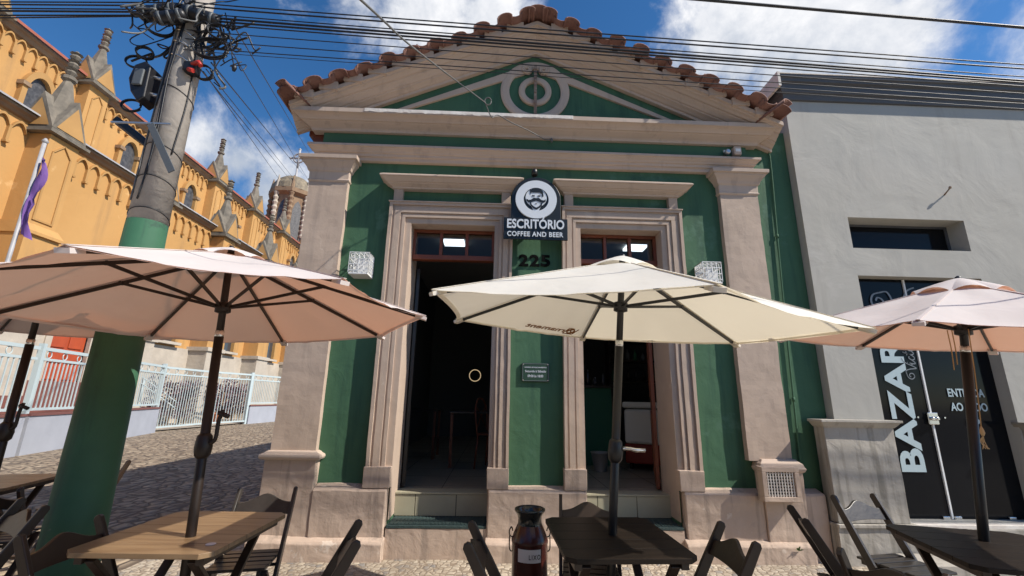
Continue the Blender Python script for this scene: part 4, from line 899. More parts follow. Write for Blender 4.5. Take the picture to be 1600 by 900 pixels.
# ================================================================== PARASOLS
def parasol(bx, by, tx, ty, n, RR, h, drop, ph, fab, metal, label, hub_h, vent=True, crank='left', logo=False, cord=False):
    axv = Vector((tx, ty, 1)).normalized(); u = (Vector((1, 0, 0))-axv*axv.x).normalized(); v = axv.cross(u)
    floor = Vector((bx, by, .86))-axv*((.86-G)/axv.z)
    t = thing('parasol', label, 'parasol', floor, 0, 'parasols over the cafe tables')
    O = Vector((bx, by, .86))-floor
    def P(hh, r=0, a=0): return O+axv*hh+u*(r*math.cos(a))+v*(r*math.sin(a))
    A = [ph+2*PI*i/n for i in range(n)]
    # canopy
    mb = MB(); NR, NT = 12, 12; r0 = .13
    for i in range(n):
        vs = []
        for j in range(NR+1):
            s = r0+(1-r0)*j/NR
            for k in range(NT+1):
                w = k/NT; a, b = P(0, RR*s, A[i]), P(0, RR*s, A[(i+1) % n])
                p = a.lerp(b, w); bow = 4*w*(1-w)
                p = p+axv*(h+drop*(1-s)-.0)
                c = O+axv*(h+drop*(1-s))
                p = p+(c-p)*(.045*bow*s)-axv*(.016*bow*s)+axv*(.016*noise.noise(p*2.6+Vector((i, 0, 0)))+.006*noise.noise(p*9+Vector((0, i, 0)))+.004*math.sin(w*26+i)*s*s)*bow
                vs.append(p)
        fs = [(j*(NT+1)+k, j*(NT+1)+k+1, (j+1)*(NT+1)+k+1, (j+1)*(NT+1)+k) for j in range(NR) for k in range(NT)]
        mb.add(vs, fs, True)
    cn = mb.build('canopy', fab, t)
    for i in range(n):
        a_ = P(h+drop*(1-r0)+.0025, RR*r0, A[i]); b_ = P(h+.0025, RR, A[i])
        mb = MB(); mb.bar(a_, b_, .014, .003, axv); mb.build('seam', fab, cn)
    # hem folded back under the rim, and pockets at the rib ends
    mb = MB()
    for i in range(n):
        vs = []
        for k in range(NT+1):
            w = k/NT; bow = 4*w*(1-w)
            for s, dz in ((1.0, -.0035), (.975, -.0045)):
                p = P(0, RR*s, A[i]).lerp(P(0, RR*s, A[(i+1) % n]), w)+axv*(h+drop*(1-s)); c = O+axv*(h+drop*(1-s))
                vs.append(p+(c-p)*(.045*bow*s)-axv*(.016*bow*s)+axv*dz)
        mb.add(vs, [(2*k, 2*k+2, 2*k+3, 2*k+1) for k in range(NT)], True)
    mb.build('hem', fab, cn)
    for i in range(n):
        T = Matrix((u*math.cos(A[i])+v*math.sin(A[i]), -u*math.sin(A[i])+v*math.cos(A[i]), axv)).transposed().to_4x4(); T.translation = P(h-.006, RR*.975, A[i])
        mb = MB(); mb.box(-.035, .032, -.022, .022, -.012, .006, T @ Matrix.Rotation(math.atan(drop/RR), 4, 'Y')); mb.build('rib_pocket', fab, cn)
    # vent cap
    mb = MB(); rv = .225
    for i in range(n):
        vs = []
        for j in range(5):
            s = j/4
            for k in range(7):
                w = k/6; bow = 4*w*(1-w)
                p = P(0, rv*s, A[i]).lerp(P(0, rv*s, A[(i+1) % n]), w)
                vs.append(p+axv*(h+drop+.035-.30*rv*s-.045*s*s+.032*bow*s*s))
        mb.add(vs, [(j*7+k, j*7+k+1, (j+1)*7+k+1, (j+1)*7+k) for j in range(4) for k in range(6)], True)
    mb.build('vent_cap', fab, cn)
    mb = MB(); mb.tube([P(h+drop+.0), P(h+drop+.035), P(h+drop+.045)], [.018, .016, .006], 12); mb.build('finial', metal, t)
    # ribs and struts
    sr = .46
    for i in range(n):
        a_ = P(h+drop-.035, .03, A[i]); b_ = P(h-.012, RR*.985, A[i])
        mb = MB(); mb.bar(a_, b_, .011, .018, axv); rb = mb.build('rib', metal, t)
        q = a_.lerp(b_, sr); mb = MB(); mb.bar(P(hub_h, .03, A[i]), q, .010, .016, axv); mb.tube([q-(-u*math.sin(A[i])+v*math.cos(A[i]))*.012, q+(-u*math.sin(A[i])+v*math.cos(A[i]))*.012], .011, 8); mb.build('strut', metal, rb)
    mb = MB(); mb.tube([P(hub_h-.035), P(hub_h-.03), P(hub_h+.02), P(hub_h+.025)], [.026, .04, .04, .026], 16); mb.build('runner', metal, t)
    mb = MB(); mb.tube([P(h+drop-.06), P(h+drop-.02)], [.034, .036], 14); mb.build('top_hub', metal, t)
    mb = MB(); mb.tube([P(1.0), P(h+drop)], .019, 16); mb.build('upper_pole', metal, t)
    mb = MB(); mb.tube([P(.985), P(1.035)], .0225, 16, cap=True); mb.build('ferrule', 'chrome', t)
    mb = MB(); mb.tube([-axv*0, P(.0)*0.0+axv*.02*0+P(1.0)], .0235, 16); mb.build('lower_pole', metal, t)
    cb_ = .44
    if crank == 'none': cb_ = None
    if cb_: mb = MB(); mb.tube([P(cb_-.075), P(cb_-.06), P(cb_-.02), P(cb_+.035), P(cb_+.05)], [.024, .037, .042, .036, .024], 16); kh = mb.build('crank_housing', metal, t)
    s = -1 if crank == 'left' else 1
    if crank == 'right':
        mb = MB(); mb.tube([P(cb_)+Vector((.03, -.02, 0)), P(cb_)+Vector((.075, -.03, .0)), P(cb_)+Vector((.10, -.03, -.006)), P(cb_)+Vector((.155, -.03, -.006))], [.012, .009, .011, .010], 10); mb.build('crank_handle', 'chrome', kh)
    elif crank == 'left':
        mb = MB(); mb.tube(smooth_path([P(cb_)+Vector((.03, -.01, 0)), P(cb_)+Vector((.06, -.01, .02)), P(cb_)+Vector((.062, -.01, .11)), P(cb_)+Vector((.075, -.01, .17))]), .010, 10); mb.tube([P(cb_)+Vector((.055, -.01, .155)), P(cb_)+Vector((.11, -.01, .135))], .012, 8); mb.build('crank_handle', metal, kh)
    mb = MB(); mb.lathe([(.26, 0), (.26, .035), (.23, .055), (.06, .065), (.04, .09), (.032, .22), (.03, .23)], (0, 0, 0), 28); mb.build('base_plate', metal, t)
    if logo:
        i0 = logo[0]; a, b = A[i0], A[(i0+1) % n]; am = (a+b)/2 if b > a else (a+b+2*PI)/2
        e = (P(h, RR, A[(i0+1) % n])-P(h, RR, A[i0])).normalized(); mid = (P(h, RR, A[i0])+P(h, RR, A[(i0+1) % n]))/2
        upd = (P(h+drop)-mid).normalized(); nn = e.cross(upd).normalized()
        off = -.040
        if nn.dot(axv) < 0: nn = -nn
        T = Matrix((e, upd, nn)).transposed().to_4x4(); T.translation = mid+e*logo[1]+upd*logo[2]+nn*off
        text('rnament', 'print_letters', .36, .055, .0015, 'print_brown', cn, T @ Matrix.Translation((-.36 if False else 0, 0, 0)), bold=.02, shear=.1)
        mb = MB(); c0 = Vector((-.055, .03, 0)); ring_ = []
        for q in range(20): ring_.append(tuple(c0+Vector((.030*math.cos(2*PI*q/20), .034*math.sin(2*PI*q/20), 0))))
        mb.tube([T @ Vector(p) for p in ring_], .006, 4, closed=True)
        sq = [(-.10, -.018), (-.01, -.018), (-.01, .078), (-.10, .078)]
        for q in range(4):
            p0, p1 = sq[q], sq[(q+1) % 4]
            if q == 2: p1 = (p0[0]-.05, p0[1])
            mb.bar(T @ Vector((*p0, 0)), T @ Vector((*p1, 0)), .010, .002, nn)
        mb.bar(T @ Vector((-.065, .015, 0)), T @ Vector((-.045, .045, 0)), .012, .002, nn)
        mb.build('print_emblem', 'print_brown', cn)
    return t, P
pm, PM = parasol(.641, -2.03, .063, -.062, 6, 1.168, 1.135, .373, -.526, 'fab_cream', 'black_metal', 'cream parasol over the middle table, with printed lettering on its underside', 1.235, crank='right', logo=(2, -.27, .13))
pl, PL_ = parasol(-1.502, -2.121, -.046, .012, 8, 1.129, 1.124, .37, -2.213, 'fab_pink', 'dark_metal', 'pinkish parasol over the brown table beside the utility pole', 1.17)
pr, PR_ = parasol(2.628, -2.09, .05, -.085, 8, .98, 1.075, .325, .60, 'fab_pink', 'black_metal', 'pinkish parasol over the right table in front of the black shop entrance', 1.13, crank='none')
_q = aty(34, 590, -1.45)
p4, P4_ = parasol(_q.x, -1.45, -.01, .0, 8, 1.02, 1.17, .33, .2, 'fab_pink', 'dark_metal', 'parasol at the left edge of the photo of which mainly the pole shows', 1.22)
# cords on the right parasol
mb = MB(); o_ = pr.location
for p0, p1 in (((1480, 516), (1491, 578)), ((1487, 516), (1496, 570)), ((1513, 514), (1533, 666))):
    a_, b_ = aty(*p0, -2.25), aty(*p1, -2.25); mb.tube(smooth_path([a_, a_.lerp(b_, .5)+Vector((.004, 0, 0)), b_]), .0026, 5)
kn = mb.build('cord', mat('tan_cord', (.45, .28, .12), .9), None); kn.parent = pr; kn.location = -o_
mb = MB(); c = aty(1534, 672, -2.25)-Vector((0, 0, .03))
mb.lathe([(.003, .05), (.009, .03), (.011, .015), (.005, 0)], c, 10); 
for k in range(5): mb.tube(smooth_path([c, c+Vector((.012*math.sin(k*1.3), .01, -.03)), c+Vector((.02*math.sin(k*1.9+.5), 0, -.065))], 4), .002, 4)
ts = mb.build('tassel', mat('tan_tassel', (.55, .38, .2), .9), None); ts.parent = pr; ts.location = -o_
# ================================================================== TABLES
def table(x, y, rz, top, label, w=.66, d=.74, z=G):
    t = thing('folding_table', label, 'table', (x, y, z), rz, 'folding cafe tables')
    H = .74; c = .045; x0, y0 = w/2, d/2
    mb = MB(); npl = 5
    for i in range(npl):
        ya, yb = -y0+d*i/npl, -y0+d*(i+1)/npl
        ca = c if i == 0 else 0; cb2 = c if i == npl-1 else 0
        poly = [(-x0+ca, ya), (x0-ca, ya), (x0, ya+ca), (x0, yb-cb2), (x0-cb2, yb), (-x0+cb2, yb), (-x0, yb-cb2), (-x0, ya+ca)]
        q = []
        for p in poly:
            if not q or (abs(p[0]-q[-1][0])+abs(p[1]-q[-1][1])) > 1e-6: q.append(p)
        if abs(q[0][0]-q[-1][0])+abs(q[0][1]-q[-1][1]) < 1e-6: q.pop()
        q = [(a, min(max(b, ya+.0014), yb-.0014)) for a, b in q]
        mb.prism(q, H-.022, H, 'z')
    mb.build('tabletop', top, t, bevel=.0012)
    for sx in (-1, 1): mb = MB(); mb.box(sx*(x0-.06)-.018, sx*(x0-.06)+.018, -y0+.04, y0-.04, H-.06, H-.0225); mb.build('batten', 'dark_wood', t, bevel=.002)
    for sx in (-1, 1):
        mb = MB(); mb.bar((sx*(x0-.10), -y0+.06, H-.045), (sx*(x0-.10), y0-.04, 0.012), .022, .045, (1, 0, 0)); mb.build('leg', 'dark_wood', t, bevel=.003)
        mb = MB(); mb.bar((sx*(x0-.13), y0-.06, H-.045), (sx*(x0-.13), -y0+.04, 0.012), .022, .045, (1, 0, 0)); mb.build('leg', 'dark_wood', t, bevel=.003)
    for yy, zz in ((y0-.10, .10), (-y0+.10, .10), (.0, .36)): mb = MB(); mb.box(-x0+.10, x0-.10, yy-.02, yy+.02, zz-.011, zz+.011); mb.build('stretcher', 'dark_wood', t, bevel=.002)
    return t
table(.635, -2.04, .03, 'top_dark', 'dark folding table under the cream parasol, in the middle', .62, .73)
table(-1.575, -2.0, -.02, 'top_brown', 'worn brown plank table under the pinkish parasol, beside the utility pole', .66, .75)
table(2.577, -2.20, -.26, 'top_dark', 'dark folding table under the parasol in front of the black shop entrance', .66, .74)
mb = MB(); mb.lathe([(.022, 0), (.022, .0015)], (-1.33, -2.24, G+.7405), 14); 
tag(mb.build('paper_scrap', 'label'), 'small pale scrap on the brown table near its right corner', 'scrap')
table(-4.12, -.62, .22, 'top_brown', 'pale worn table behind the utility pole at the left edge', .70, .74, G-.03)
# ================================================================== CHAIRS
def chair(label, group='folding cafe chairs', wood='dark_wood'):
    t = thing('folding_chair', label, 'chair', (0, 0, G), 0, group)
    hw = .178
    ytop, ybot = -.235, .19
    def yz(z): return ytop+(ybot-ytop)*(1-z/.78)
    for s in (-1, 1):
        mb = MB(); pts = [(yz(.012), .012), (yz(.40), .40), (yz(.60), .60), (yz(.79), .79)]
        d = Vector((0, ytop-ybot, .78)).normalized(); nrm = Vector((0, d.z, -d.y)); ws = [.042, .056, .052, .044]
        L_, R_ = [], []
        for (y, z), w in zip(pts, ws): L_.append((y-nrm.y*w/2, z-nrm.z*w/2)); R_.append((y+nrm.y*w/2, z+nrm.z*w/2))
        tipp = [(pts[-1][0]+nrm.y*.010+d.y*.014, pts[-1][1]+nrm.z*.010+d.z*.014), (pts[-1][0]-nrm.y*.010+d.y*.014, pts[-1][1]-nrm.z*.010+d.z*.014)]
        poly = L_[::1]+tipp[::-1]+R_[::-1]
        mb.prism(poly, s*hw-.011, s*hw+.011, 'x'); mb.build('side_rail', wood, t, bevel=.004)
        mb = MB(); mb.bar((s*(hw-.026), .19, .415), (s*(hw-.026), -.24, .012), .022, .042, (1, 0, 0)); mb.build('rear_leg', wood, t, bevel=.003)
    # crest rail with its humped top edge
    mb = MB(); n = 16; poly = []
    for i in range(n+1):
        x = -hw+.011+(2*hw-.022)*i/n; q = (x/hw); poly.append((x, .715+.052*math.exp(-(q*2.1)**2)))
    poly += [(x, .645+.010*(1-(x/hw)**2)) for x, _ in reversed(poly)]
    vs = []; th = .009
    for x, z in poly: vs.append((x, yz(z)-th, z))
    for x, z in poly: vs.append((x, yz(z)+th, z))
    m_ = len(poly); mb.add(vs, [tuple(range(m_)), tuple(reversed(range(m_, 2*m_)))]+[(i, i+m_, (i+1) % m_+m_, (i+1) % m_) for i in range(m_)])
    mb.build('crest_rail', wood, t, bevel=.003)
    mb = MB()
    for i in range(5): y = -.115+i*.077; mb.box(-hw+.013, hw-.013, y-.031, y+.031, .425+.004*(i == 4), .441+.004*(i == 4))
    mb.build('seat', wood, t, bevel=.004)
    for s in (-1, 1): mb = MB(); mb.box(s*(hw-.05)-.010, s*(hw-.05)+.010, -.14, .21, .392, .4245); mb.build('seat_bearer', wood, t, bevel=.002)
    for y, z in ((yz(.14), .14), (-.165, .09), (yz(.40)+.0, .385)): mb = MB(); mb.tube([(-hw+.012, y, z), (hw-.012, y, z)], .010, 8); mb.build('stretcher', wood, t)
    return t
c0 = chair('dark folding chair behind the middle table, back towards the doorway')
c0.location = (.600, -1.62, G); c0.rotation_euler = (0, 0, R(171))
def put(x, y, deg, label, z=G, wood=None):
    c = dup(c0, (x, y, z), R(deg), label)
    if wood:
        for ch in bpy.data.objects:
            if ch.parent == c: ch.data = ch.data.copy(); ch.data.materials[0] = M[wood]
    return c
put(1.0, -2.18, 88, 'dark folding chair tucked into the right side of the middle table')
put(.13, -2.23, -90, 'dark folding chair seen edge-on left of the middle table, beside the milk can')
put(-.885, -2.28, 105, 'dark folding chair seen edge-on at the right side of the brown table')
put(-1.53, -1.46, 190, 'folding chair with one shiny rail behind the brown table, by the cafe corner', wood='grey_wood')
put(-1.85, -2.20, -97, 'dark folding chair left of the brown table, in front of the utility pole')
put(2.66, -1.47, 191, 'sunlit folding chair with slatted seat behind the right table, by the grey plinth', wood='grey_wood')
put(2.055, -1.86, -112, 'dark folding chair seen edge-on between the vent and the right table')
put(1.87, -2.475, -59.5, 'dark folding chair at the near left corner of the right table')
put(-3.86, .0, 172, 'dark folding chair mostly hidden behind the utility pole', G-.03)
put(-2.80, -1.92, 150, 'dark folding chair nearest the left edge, sun on its slats')
put(-3.55, -1.0, 20, 'dark folding chair at the near side of the pale table behind the utility pole', G-.03)
# ================================================================== MILK CAN BIN
cn_ = thing('milk_can', 'dark red milk can with black neck and a white LIXO label, used as a bin', 'milk can', (.265, -1.18, G)); cn_.scale = (.96, .96, 1.0)
mb = MB(); mb.lathe([(.128, 0), (.134, .01), (.134, .03), (.130, .045), (.130, .455), (.134, .465), (.134, .475), (.129, .49), (.120, .515), (.103, .55), (.09, .575)], (0, 0, 0), 40, cap=False); mb.lathe([(.128, 0), (.125, .01)], (0, 0, 0), 40); mb.build('body', 'can_red', cn_)
mb = MB(); mb.lathe([(.0905, .573), (.087, .587), (.086, .61), (.093, .637), (.108, .655), (.113, .665), (.113, .675), (.106, .678), (.098, .66), (.080, .62), (.074, .56), (.07, .5)], (0, 0, 0), 40, cap=False); mb.build('neck', 'can_black', cn_)
for s in (-1, 1):
    mb = MB(); mb.tube(smooth_path([(s*.118, 0, .49), (s*.145, 0, .50), (s*.150, 0, .53), (s*.148, 0, .40), (s*.132, 0, .385)][:3]+[(s*.135, 0, .555), (s*.125, 0, .53)]), .0045, 6); mb.tube(smooth_path([(s*.131, 0, .40), (s*.148, 0, .42), (s*.148, 0, .50)]), .0045, 6); mb.build('handle', 'can_black', cn_)
mb = MB(); vs = []
a0, a1, r = R(-100-33), R(-100+42), .1318
for i in range(17):
    a = a0+(a1-a0)*i/16
    for z in (.365, .445): vs.append((r*math.cos(a), r*math.sin(a), z))
mb.add(vs, [(2*i, 2*i+2, 2*i+3, 2*i+1) for i in range(16)], True); lb = mb.build('label', 'label', cn_)
tx_ = text('LIXO', 'letters', .085, .030, .0008, 'ink', lb, None, bold=.01, spacing=1.25)
for v in tx_.data.vertices:
    a = R(-88)+(v.co.x-.02)/.132; rr = .1328+v.co.z; z = v.co.y
    v.co = (rr*math.cos(a), rr*math.sin(a), .385+z)
# weeds at the wall foot
for x, y, lab in ((-.16, -.19, 'tiny yellowish weed at the foot of the door step'), (2.83, -.185, 'tiny green weed growing from the pink plinth under the vent')):
    mb = MB(); rr = random.Random(int(x*100))
    for k in range(14):
        a = rr.uniform(0, 2*PI); L = rr.uniform(.02, .05); c = Vector((x, y, (G+.01 if x < 1 else .24))); tip = c+Vector((math.cos(a)*L, -abs(math.sin(a))*L*.6, L*rr.uniform(.2, 1)))
        sdv = Vector((-math.sin(a), math.cos(a), 0))*.006; mb.add([c-sdv, c+sdv, tip+sdv*1.4, tip-sdv*1.4], [(0, 1, 2, 3)])
    tag(mb.build('weed', 'leaf'), lab, 'weed')
# ================================================================== CHURCH
ch = thing('church', 'large ochre church with stone base, blind arcades and pinnacled buttresses', 'church', (0, 0, 0))
AX, NX = -16.0, -20.0
mb = MB(); mb.box(-40, AX, -6, 62, 3.75, 10.35); mb.build('aisle_wall', 'yellow', ch)
mb = MB(); mb.box(-40, AX+.10, -6, 11.5, 0, 3.75); mb.box(-40, AX+.10, 13.2, 62, 0, 3.75); mb.box(-40, AX+.10, 11.5, 13.2, 3.72, 3.75); mb.box(-40, AX-.35, 11.5, 13.2, 0, 3.72); mb.build('stone_base', 'stone', ch)
mb = MB(); mb.prism([(AX-.02, 10.30), (AX+.10, 10.34), (AX+.16, 10.42), (AX+.26, 10.48), (AX+.26, 10.56), (AX-.02, 10.62)], -6, 62, 'y'); mb.build('aisle_cornice', 'brown_stone', ch)
mb = MB(); mb.prism([(AX+.34, 10.56), (AX+.34, 10.62), (NX-.1, 12.35), (NX-.1, 12.25)], -6, 62, 'y'); mb.build('aisle_roof', 'zinc', ch)
mb = MB(); mb.box(-36, NX, -6, 62, 11.5, 15.7); mb.build('nave_wall', 'yellow', ch)
mb = MB(); mb.prism([(NX-.02, 15.62), (NX+.12, 15.66), (NX+.2, 15.78), (NX+.32, 15.84), (NX+.32, 15.93), (NX-.02, 15.96)], -6, 62, 'y'); mb.build('nave_cornice', 'brown_stone', ch)
mb = MB(); mb.prism([(NX+.42, 15.93), (NX+.42, 16.05), (-28, 20.6), (-28, 20.4)], -6, 62, 'y'); mb.build('nave_roof', 'red_tile', ch)
def arcade(X, y0, y1, zt, n, hgt, name='blind_arcade'):
    mb = MB(); w = (y1-y0)/n; d = .10; t = .085
    for i in range(n):
        a, b = y0+w*i, y0+w*(i+1); m_ = (a+b)/2; o = []; inn = []
        for k in range(9):
            s = k/8; y = a+t/2+(w-t)*s; z = zt-hgt*.35+(hgt*.35)*(1-abs(2*s-1)**1.9)
            o.append((y, z)); 
        for (ya, za), (yb, zb) in zip(o, o[1:]):
            mb.add([(X, ya, za), (X+d, ya, za), (X+d, yb, zb), (X, yb, zb), (X, ya, za+t), (X+d, ya, za+t), (X+d, yb, zb+t), (X, yb, zb+t)], [(0, 1, 2, 3), (7, 6, 5, 4), (1, 5, 6, 2), (0, 4, 5, 1), (3, 2, 6, 7)])
        mb.box(X, X+d, a-t/2, a+t/2, zt-hgt, zt-hgt*.35+t*.6)
        mb.box(X, X+d+.05, a-t*.75, a+t*.75, zt-hgt-.07, zt-hgt)
    return mb.build(name, 'yellow_trim', ch)
def pinnacle(parent, cx, cy, z, s=1.0):
    mb = MB(); w = .68*s; hg = 1.62*s
    # sloping skirt and four gables
    mb.box(cx-w-.1, cx+w+.1, cy-w-.1, cy+w+.1, z-.10, z); mb.box(cx-w, cx+w, cy-w, cy+w, z, z+.12*s)
    for sx, sy in ((1, 0), (-1, 0), (0, 1), (0, -1)):
        if sx: P4 = [Vector((cx+sx*w, cy-w, z+.1)), Vector((cx+sx*w, cy+w, z+.1)), Vector((cx+sx*w, cy, z+hg)), Vector((cx, cy, z+hg))]
        else: P4 = [Vector((cx-w, cy+sy*w, z+.1)), Vector((cx+w, cy+sy*w, z+.1)), Vector((cx, cy+sy*w, z+hg)), Vector((cx, cy, z+hg))]
        mb.add(P4, [(0, 1, 2), (0, 2, 3), (1, 3, 2)])
    pn = mb.build('pinnacle', 'spire', parent)
    # ochre face inside each gable, proud of the stone
    mb = MB(); q = w-.12
    for sx in (1, -1): mb.add([(cx+sx*(w+.02), cy-q, z+.16), (cx+sx*(w+.02), cy+q, z+.16), (cx+sx*(w+.02), cy, z+hg-.30*s)], [(0, 1, 2)])
    for sy in (1, -1): mb.add([(cx-q, cy+sy*(w+.02), z+.16), (cx+q, cy+sy*(w+.02), z+.16), (cx, cy+sy*(w+.02), z+hg-.30*s)], [(0, 1, 2)])
    mb.build('gable_face', 'yellow_trim', pn)
    mb = MB(); mb.lathe([(.64*s, .6*s), (.40*s, 1.45*s), (.14*s, 2.55*s), (.14*s, 2.62*s)], (cx, cy, z), 8, ang=PI/8, smooth=False)
    mb.build('spirelet', 'spire', pn)
    mb = MB(); pr_ = [(.10, 2.5), (.24, 2.6), (.24, 2.72), (.11, 2.80)]
    for k in range(3): b = 2.80+k*.36; pr_ += [(.13, b+.03), (.19, b+.14), (.12, b+.25), (.21, b+.30), (.10, b+.36)]
    pr_ += [(.05, 3.95)]
    mb.lathe([(r*s, zz*s) for r, zz in pr_], (cx, cy, z), 8, smooth=False); mb.build('finial', 'stone' if False else 'spire', pn)
    return pn
# aisle buttresses
abut = [-.2+4.9*k for k in range(0, 10)]
for k, y in enumerate(abut):
    mb = MB(); x1 = AX+.72; mb.box(AX-.02, x1, y-.52, y+.52, 6.75, 10.0); mb.prism([(AX, 6.45), (x1+.28, 6.45), (x1+.28, 6.55), (x1-.0, 6.85), (AX, 6.85)], y-.60, y+.60, 'y')
    mb.box(AX-.02, x1+.18, y-.56, y+.56, 3.9, 6.45)
    bt = mb.build('buttress', 'yellow', ch)
    mb = MB(); mb.box(AX-.02, x1+.30, y-.66, y+.66, 0, 3.7); mb.box(AX, x1+.38, y-.74, y+.74, 3.702, 3.90); mb.box(AX, x1+.36, y-.72, y+.72, 0, .5); mb.build('buttress_base', 'stone', bt)
    mb = MB(); t = .06       # raised outline on the face
    for (a, b, c, d) in ((y-.34, y-.34+t, 6.98, 9.45), (y+.34-t, y+.34, 6.98, 9.45), (y-.34+t, y+.34-t, 6.98, 6.98+t)): mb.box(x1, x1+.04, a, b, c, d)
    for s in (-1, 1): mb.bar((x1+.02, y+s*.31, 9.45), (x1+.02, y, 9.82), .04, t, (1, 0, 0))
    mb.build('face_outline', 'yellow_trim', bt)
    pinnacle(bt, AX+.18, y, 10.12, .92)
    if k < len(abut)-1: arcade(AX, y+.62, y+4.9-.62, 10.12, 7, .78)
nbut = [-.1+4.8*k for k in range(0, 11)]
for k, y in enumerate(nbut):
    mb = MB(); x1 = NX+.55; mb.box(NX-.02, x1, y-.50, y+.50, 11.7, 15.6); bt = mb.build('buttress', 'yellow', ch)
    mb = MB(); t = .06
    for (a, b, c, d) in ((y-.3, y-.3+t, 12.6, 15.0), (y+.3-t, y+.3, 12.6, 15.0), (y-.3+t, y+.3-t, 12.6, 12.6+t)): mb.box(x1, x1+.04, a, b, c, d)
    for s in (-1, 1): mb.bar((x1+.02, y+s*.27, 15.0), (x1+.02, y, 15.32), .04, t, (1, 0, 0))
    mb.build('face_outline', 'yellow_trim', bt)
    pinnacle(bt, NX+.12, y, 15.70, .90)
    if k < len(nbut)-1:
        arcade(NX, y+.6, y+4.8-.6, 15.55, 8, .70)
def lancet(X, yc, z0, z1, w, parent, sill=True, glass='lattice'):
    def arch(hw, top, n=12):
        zs = top-hw*1.5; pts = [(yc-hw, z0), (yc-hw, zs)]
        for k in range(1, n): s = k/n; pts.append((yc-hw*math.cos(s*PI/2)**.85 if False else yc-hw*(1-s**1.5), zs+(top-zs)*math.sin(s*PI/2)))
        pts.append((yc, top)); return pts+[(2*yc-y, z) for y, z in reversed(pts[:-1])]
    a = arch(w/2, z1); b = arch(w/2+.20, z1+.28); n = len(a); mb = MB()
    vs = [(X+.02, y, z) for y, z in a]+[(X+.22, y, z) for y, z in a]+[(X+.22, y, z) for y, z in b]+[(X-.01, y, z) for y, z in b]
    fs = []
    for i in range(n-1):
        for q in range(3): fs.append((q*n+i, q*n+i+1, (q+1)*n+i+1, (q+1)*n+i))
    mb.add(vs, fs); wd = mb.build('window', 'yellow_trim', parent)
    mb = MB(); mb.add([(X+.03, y, z) for y, z in a], [tuple(range(n))]); mb.build('pane', glass, wd)
    mb = MB(); mb.box(X-.01, X+.34, yc-w/2-.3, yc+w/2+.3, z0-.16, z0-.03)
    mb.build('sill', 'brown_stone' if X < -18 else 'stone', wd)
    for s in (-1, 1): mb = MB(); mb.box(X, X+.3, yc+s*(w/2+.12)-.16, yc+s*(w/2+.12)+.16, (z0+z1)/2+.15, (z0+z1)/2+.32); mb.build('impost', 'brown_stone', wd)
for k in range(len(nbut)-1): lancet(NX, nbut[k]+2.75, 12.75, 14.55, .95, ch)
for k, y in enumerate(abut[3:-1]): lancet(AX, y+2.5, 4.0, 6.6, .95, ch, glass='glass_grey')
# red door in the base
mb = MB(); mb.box(AX-.12, AX-.04, 11.62, 13.08, 1.85, 3.70); dr = mb.build('door', 'red_door', ch)
mb = MB()
for y in (11.74, 12.42):
    for z0, z1 in ((1.95, 2.45), (2.55, 3.0), (3.1, 3.6)): mb.box(AX-.04, AX-.0, y, y+.54, z0, z1)
mb.build('door_panel', 'red_door', dr, bevel=.03)
mb = MB(); mb.box(AX+.0, AX+.14, 11.36, 11.6, 1.0, 3.72); mb.build('door_jamb', 'stone', ch)
mb = MB(); mb.box(AX, AX+.14, 13.10, 13.34, 1.0, 3.72); mb.build('door_jamb', 'stone', ch)
# distant lantern tower
cx, cy = -25.1, 45.0
mb = MB(); mb.lathe([(3.2, 10), (3.2, 17.2), (3.5, 17.4), (2.5, 17.9)], (cx, cy, 0), 8, ang=PI/8, smooth=False); tw = mb.build('lantern_base', 'yellow', ch)
mb = MB(); mb.lathe([(2.1, 17.8), (2.1, 24.2), (2.6, 24.5), (2.6, 25.0), (2.3, 25.1)], (cx, cy, 0), 8, ang=PI/8, smooth=False); ln = mb.build('lantern', 'brown_stone', ch)
for k in range(8):
    a = k*PI/4; T = Matrix.Translation((cx, cy, 0)) @ Matrix.Rotation(a, 4, 'Z')
    pts = [(-.5, 18.6), (-.5, 22.4), (-.3, 23.2), (0, 23.6), (.3, 23.2), (.5, 22.4), (.5, 18.6)]
    mb = MB(); mb.add([T @ Vector((1.955, y, z)) for y, z in pts], [tuple(range(7))]); mb.build('lantern_window', 'lattice' if k == 7 or k == 0 else 'glass_grey', ln)
    a2 = a+PI/8; mb = MB(); px_, py_ = cx+2.25*math.cos(a2), cy+2.25*math.sin(a2)
    prf = []
    for q in range(11): prf += [(.22, 17.9+q*.62), (.32, 18.15+q*.62), (.20, 18.42+q*.62)]
    prf += [(.2, 24.9), (.3, 25.0), (.05, 26.6)]
    mb.lathe(prf, (px_, py_, 0), 8, smooth=False); mb.build('colonnette', 'stone' if k % 2 else 'brown_stone', ln)
mb = MB(); mb.lathe([(2.45, 25.0), (2.35, 25.7), (1.95, 26.4), (1.3, 26.95), (.6, 27.25), (.22, 27.35)], (cx, cy, 0), 24, smooth=False); dm = mb.build('dome', 'dome', ch)
mb = MB(); mb.lathe([(.3, 27.3), (.14, 27.6), (.10, 28.9)], (cx, cy, 0), 10)
mb.tube([(cx, cy, 28.6), (cx, cy, 31.2)], .13, 8); mb.tube([(cx-1.0, cy, 30.0), (cx+1.0, cy, 30.0)], .13, 8)
mb.tube([(cx+.62*math.cos(t), cy, 30.0+.62*math.sin(t)) for t in [2*PI*i/20 for i in range(20)]], .11, 6, closed=True)
for q, w in (((0, 1.2), 0), ((1.0, 0), 0), ((-1.0, 0), 0)): mb.lathe([(.02, -.2), (.2, 0), (.02, .2)], (cx+q[0], cy, 30+q[1]), 8)
mb.build('dome_cross', 'zinc', dm)
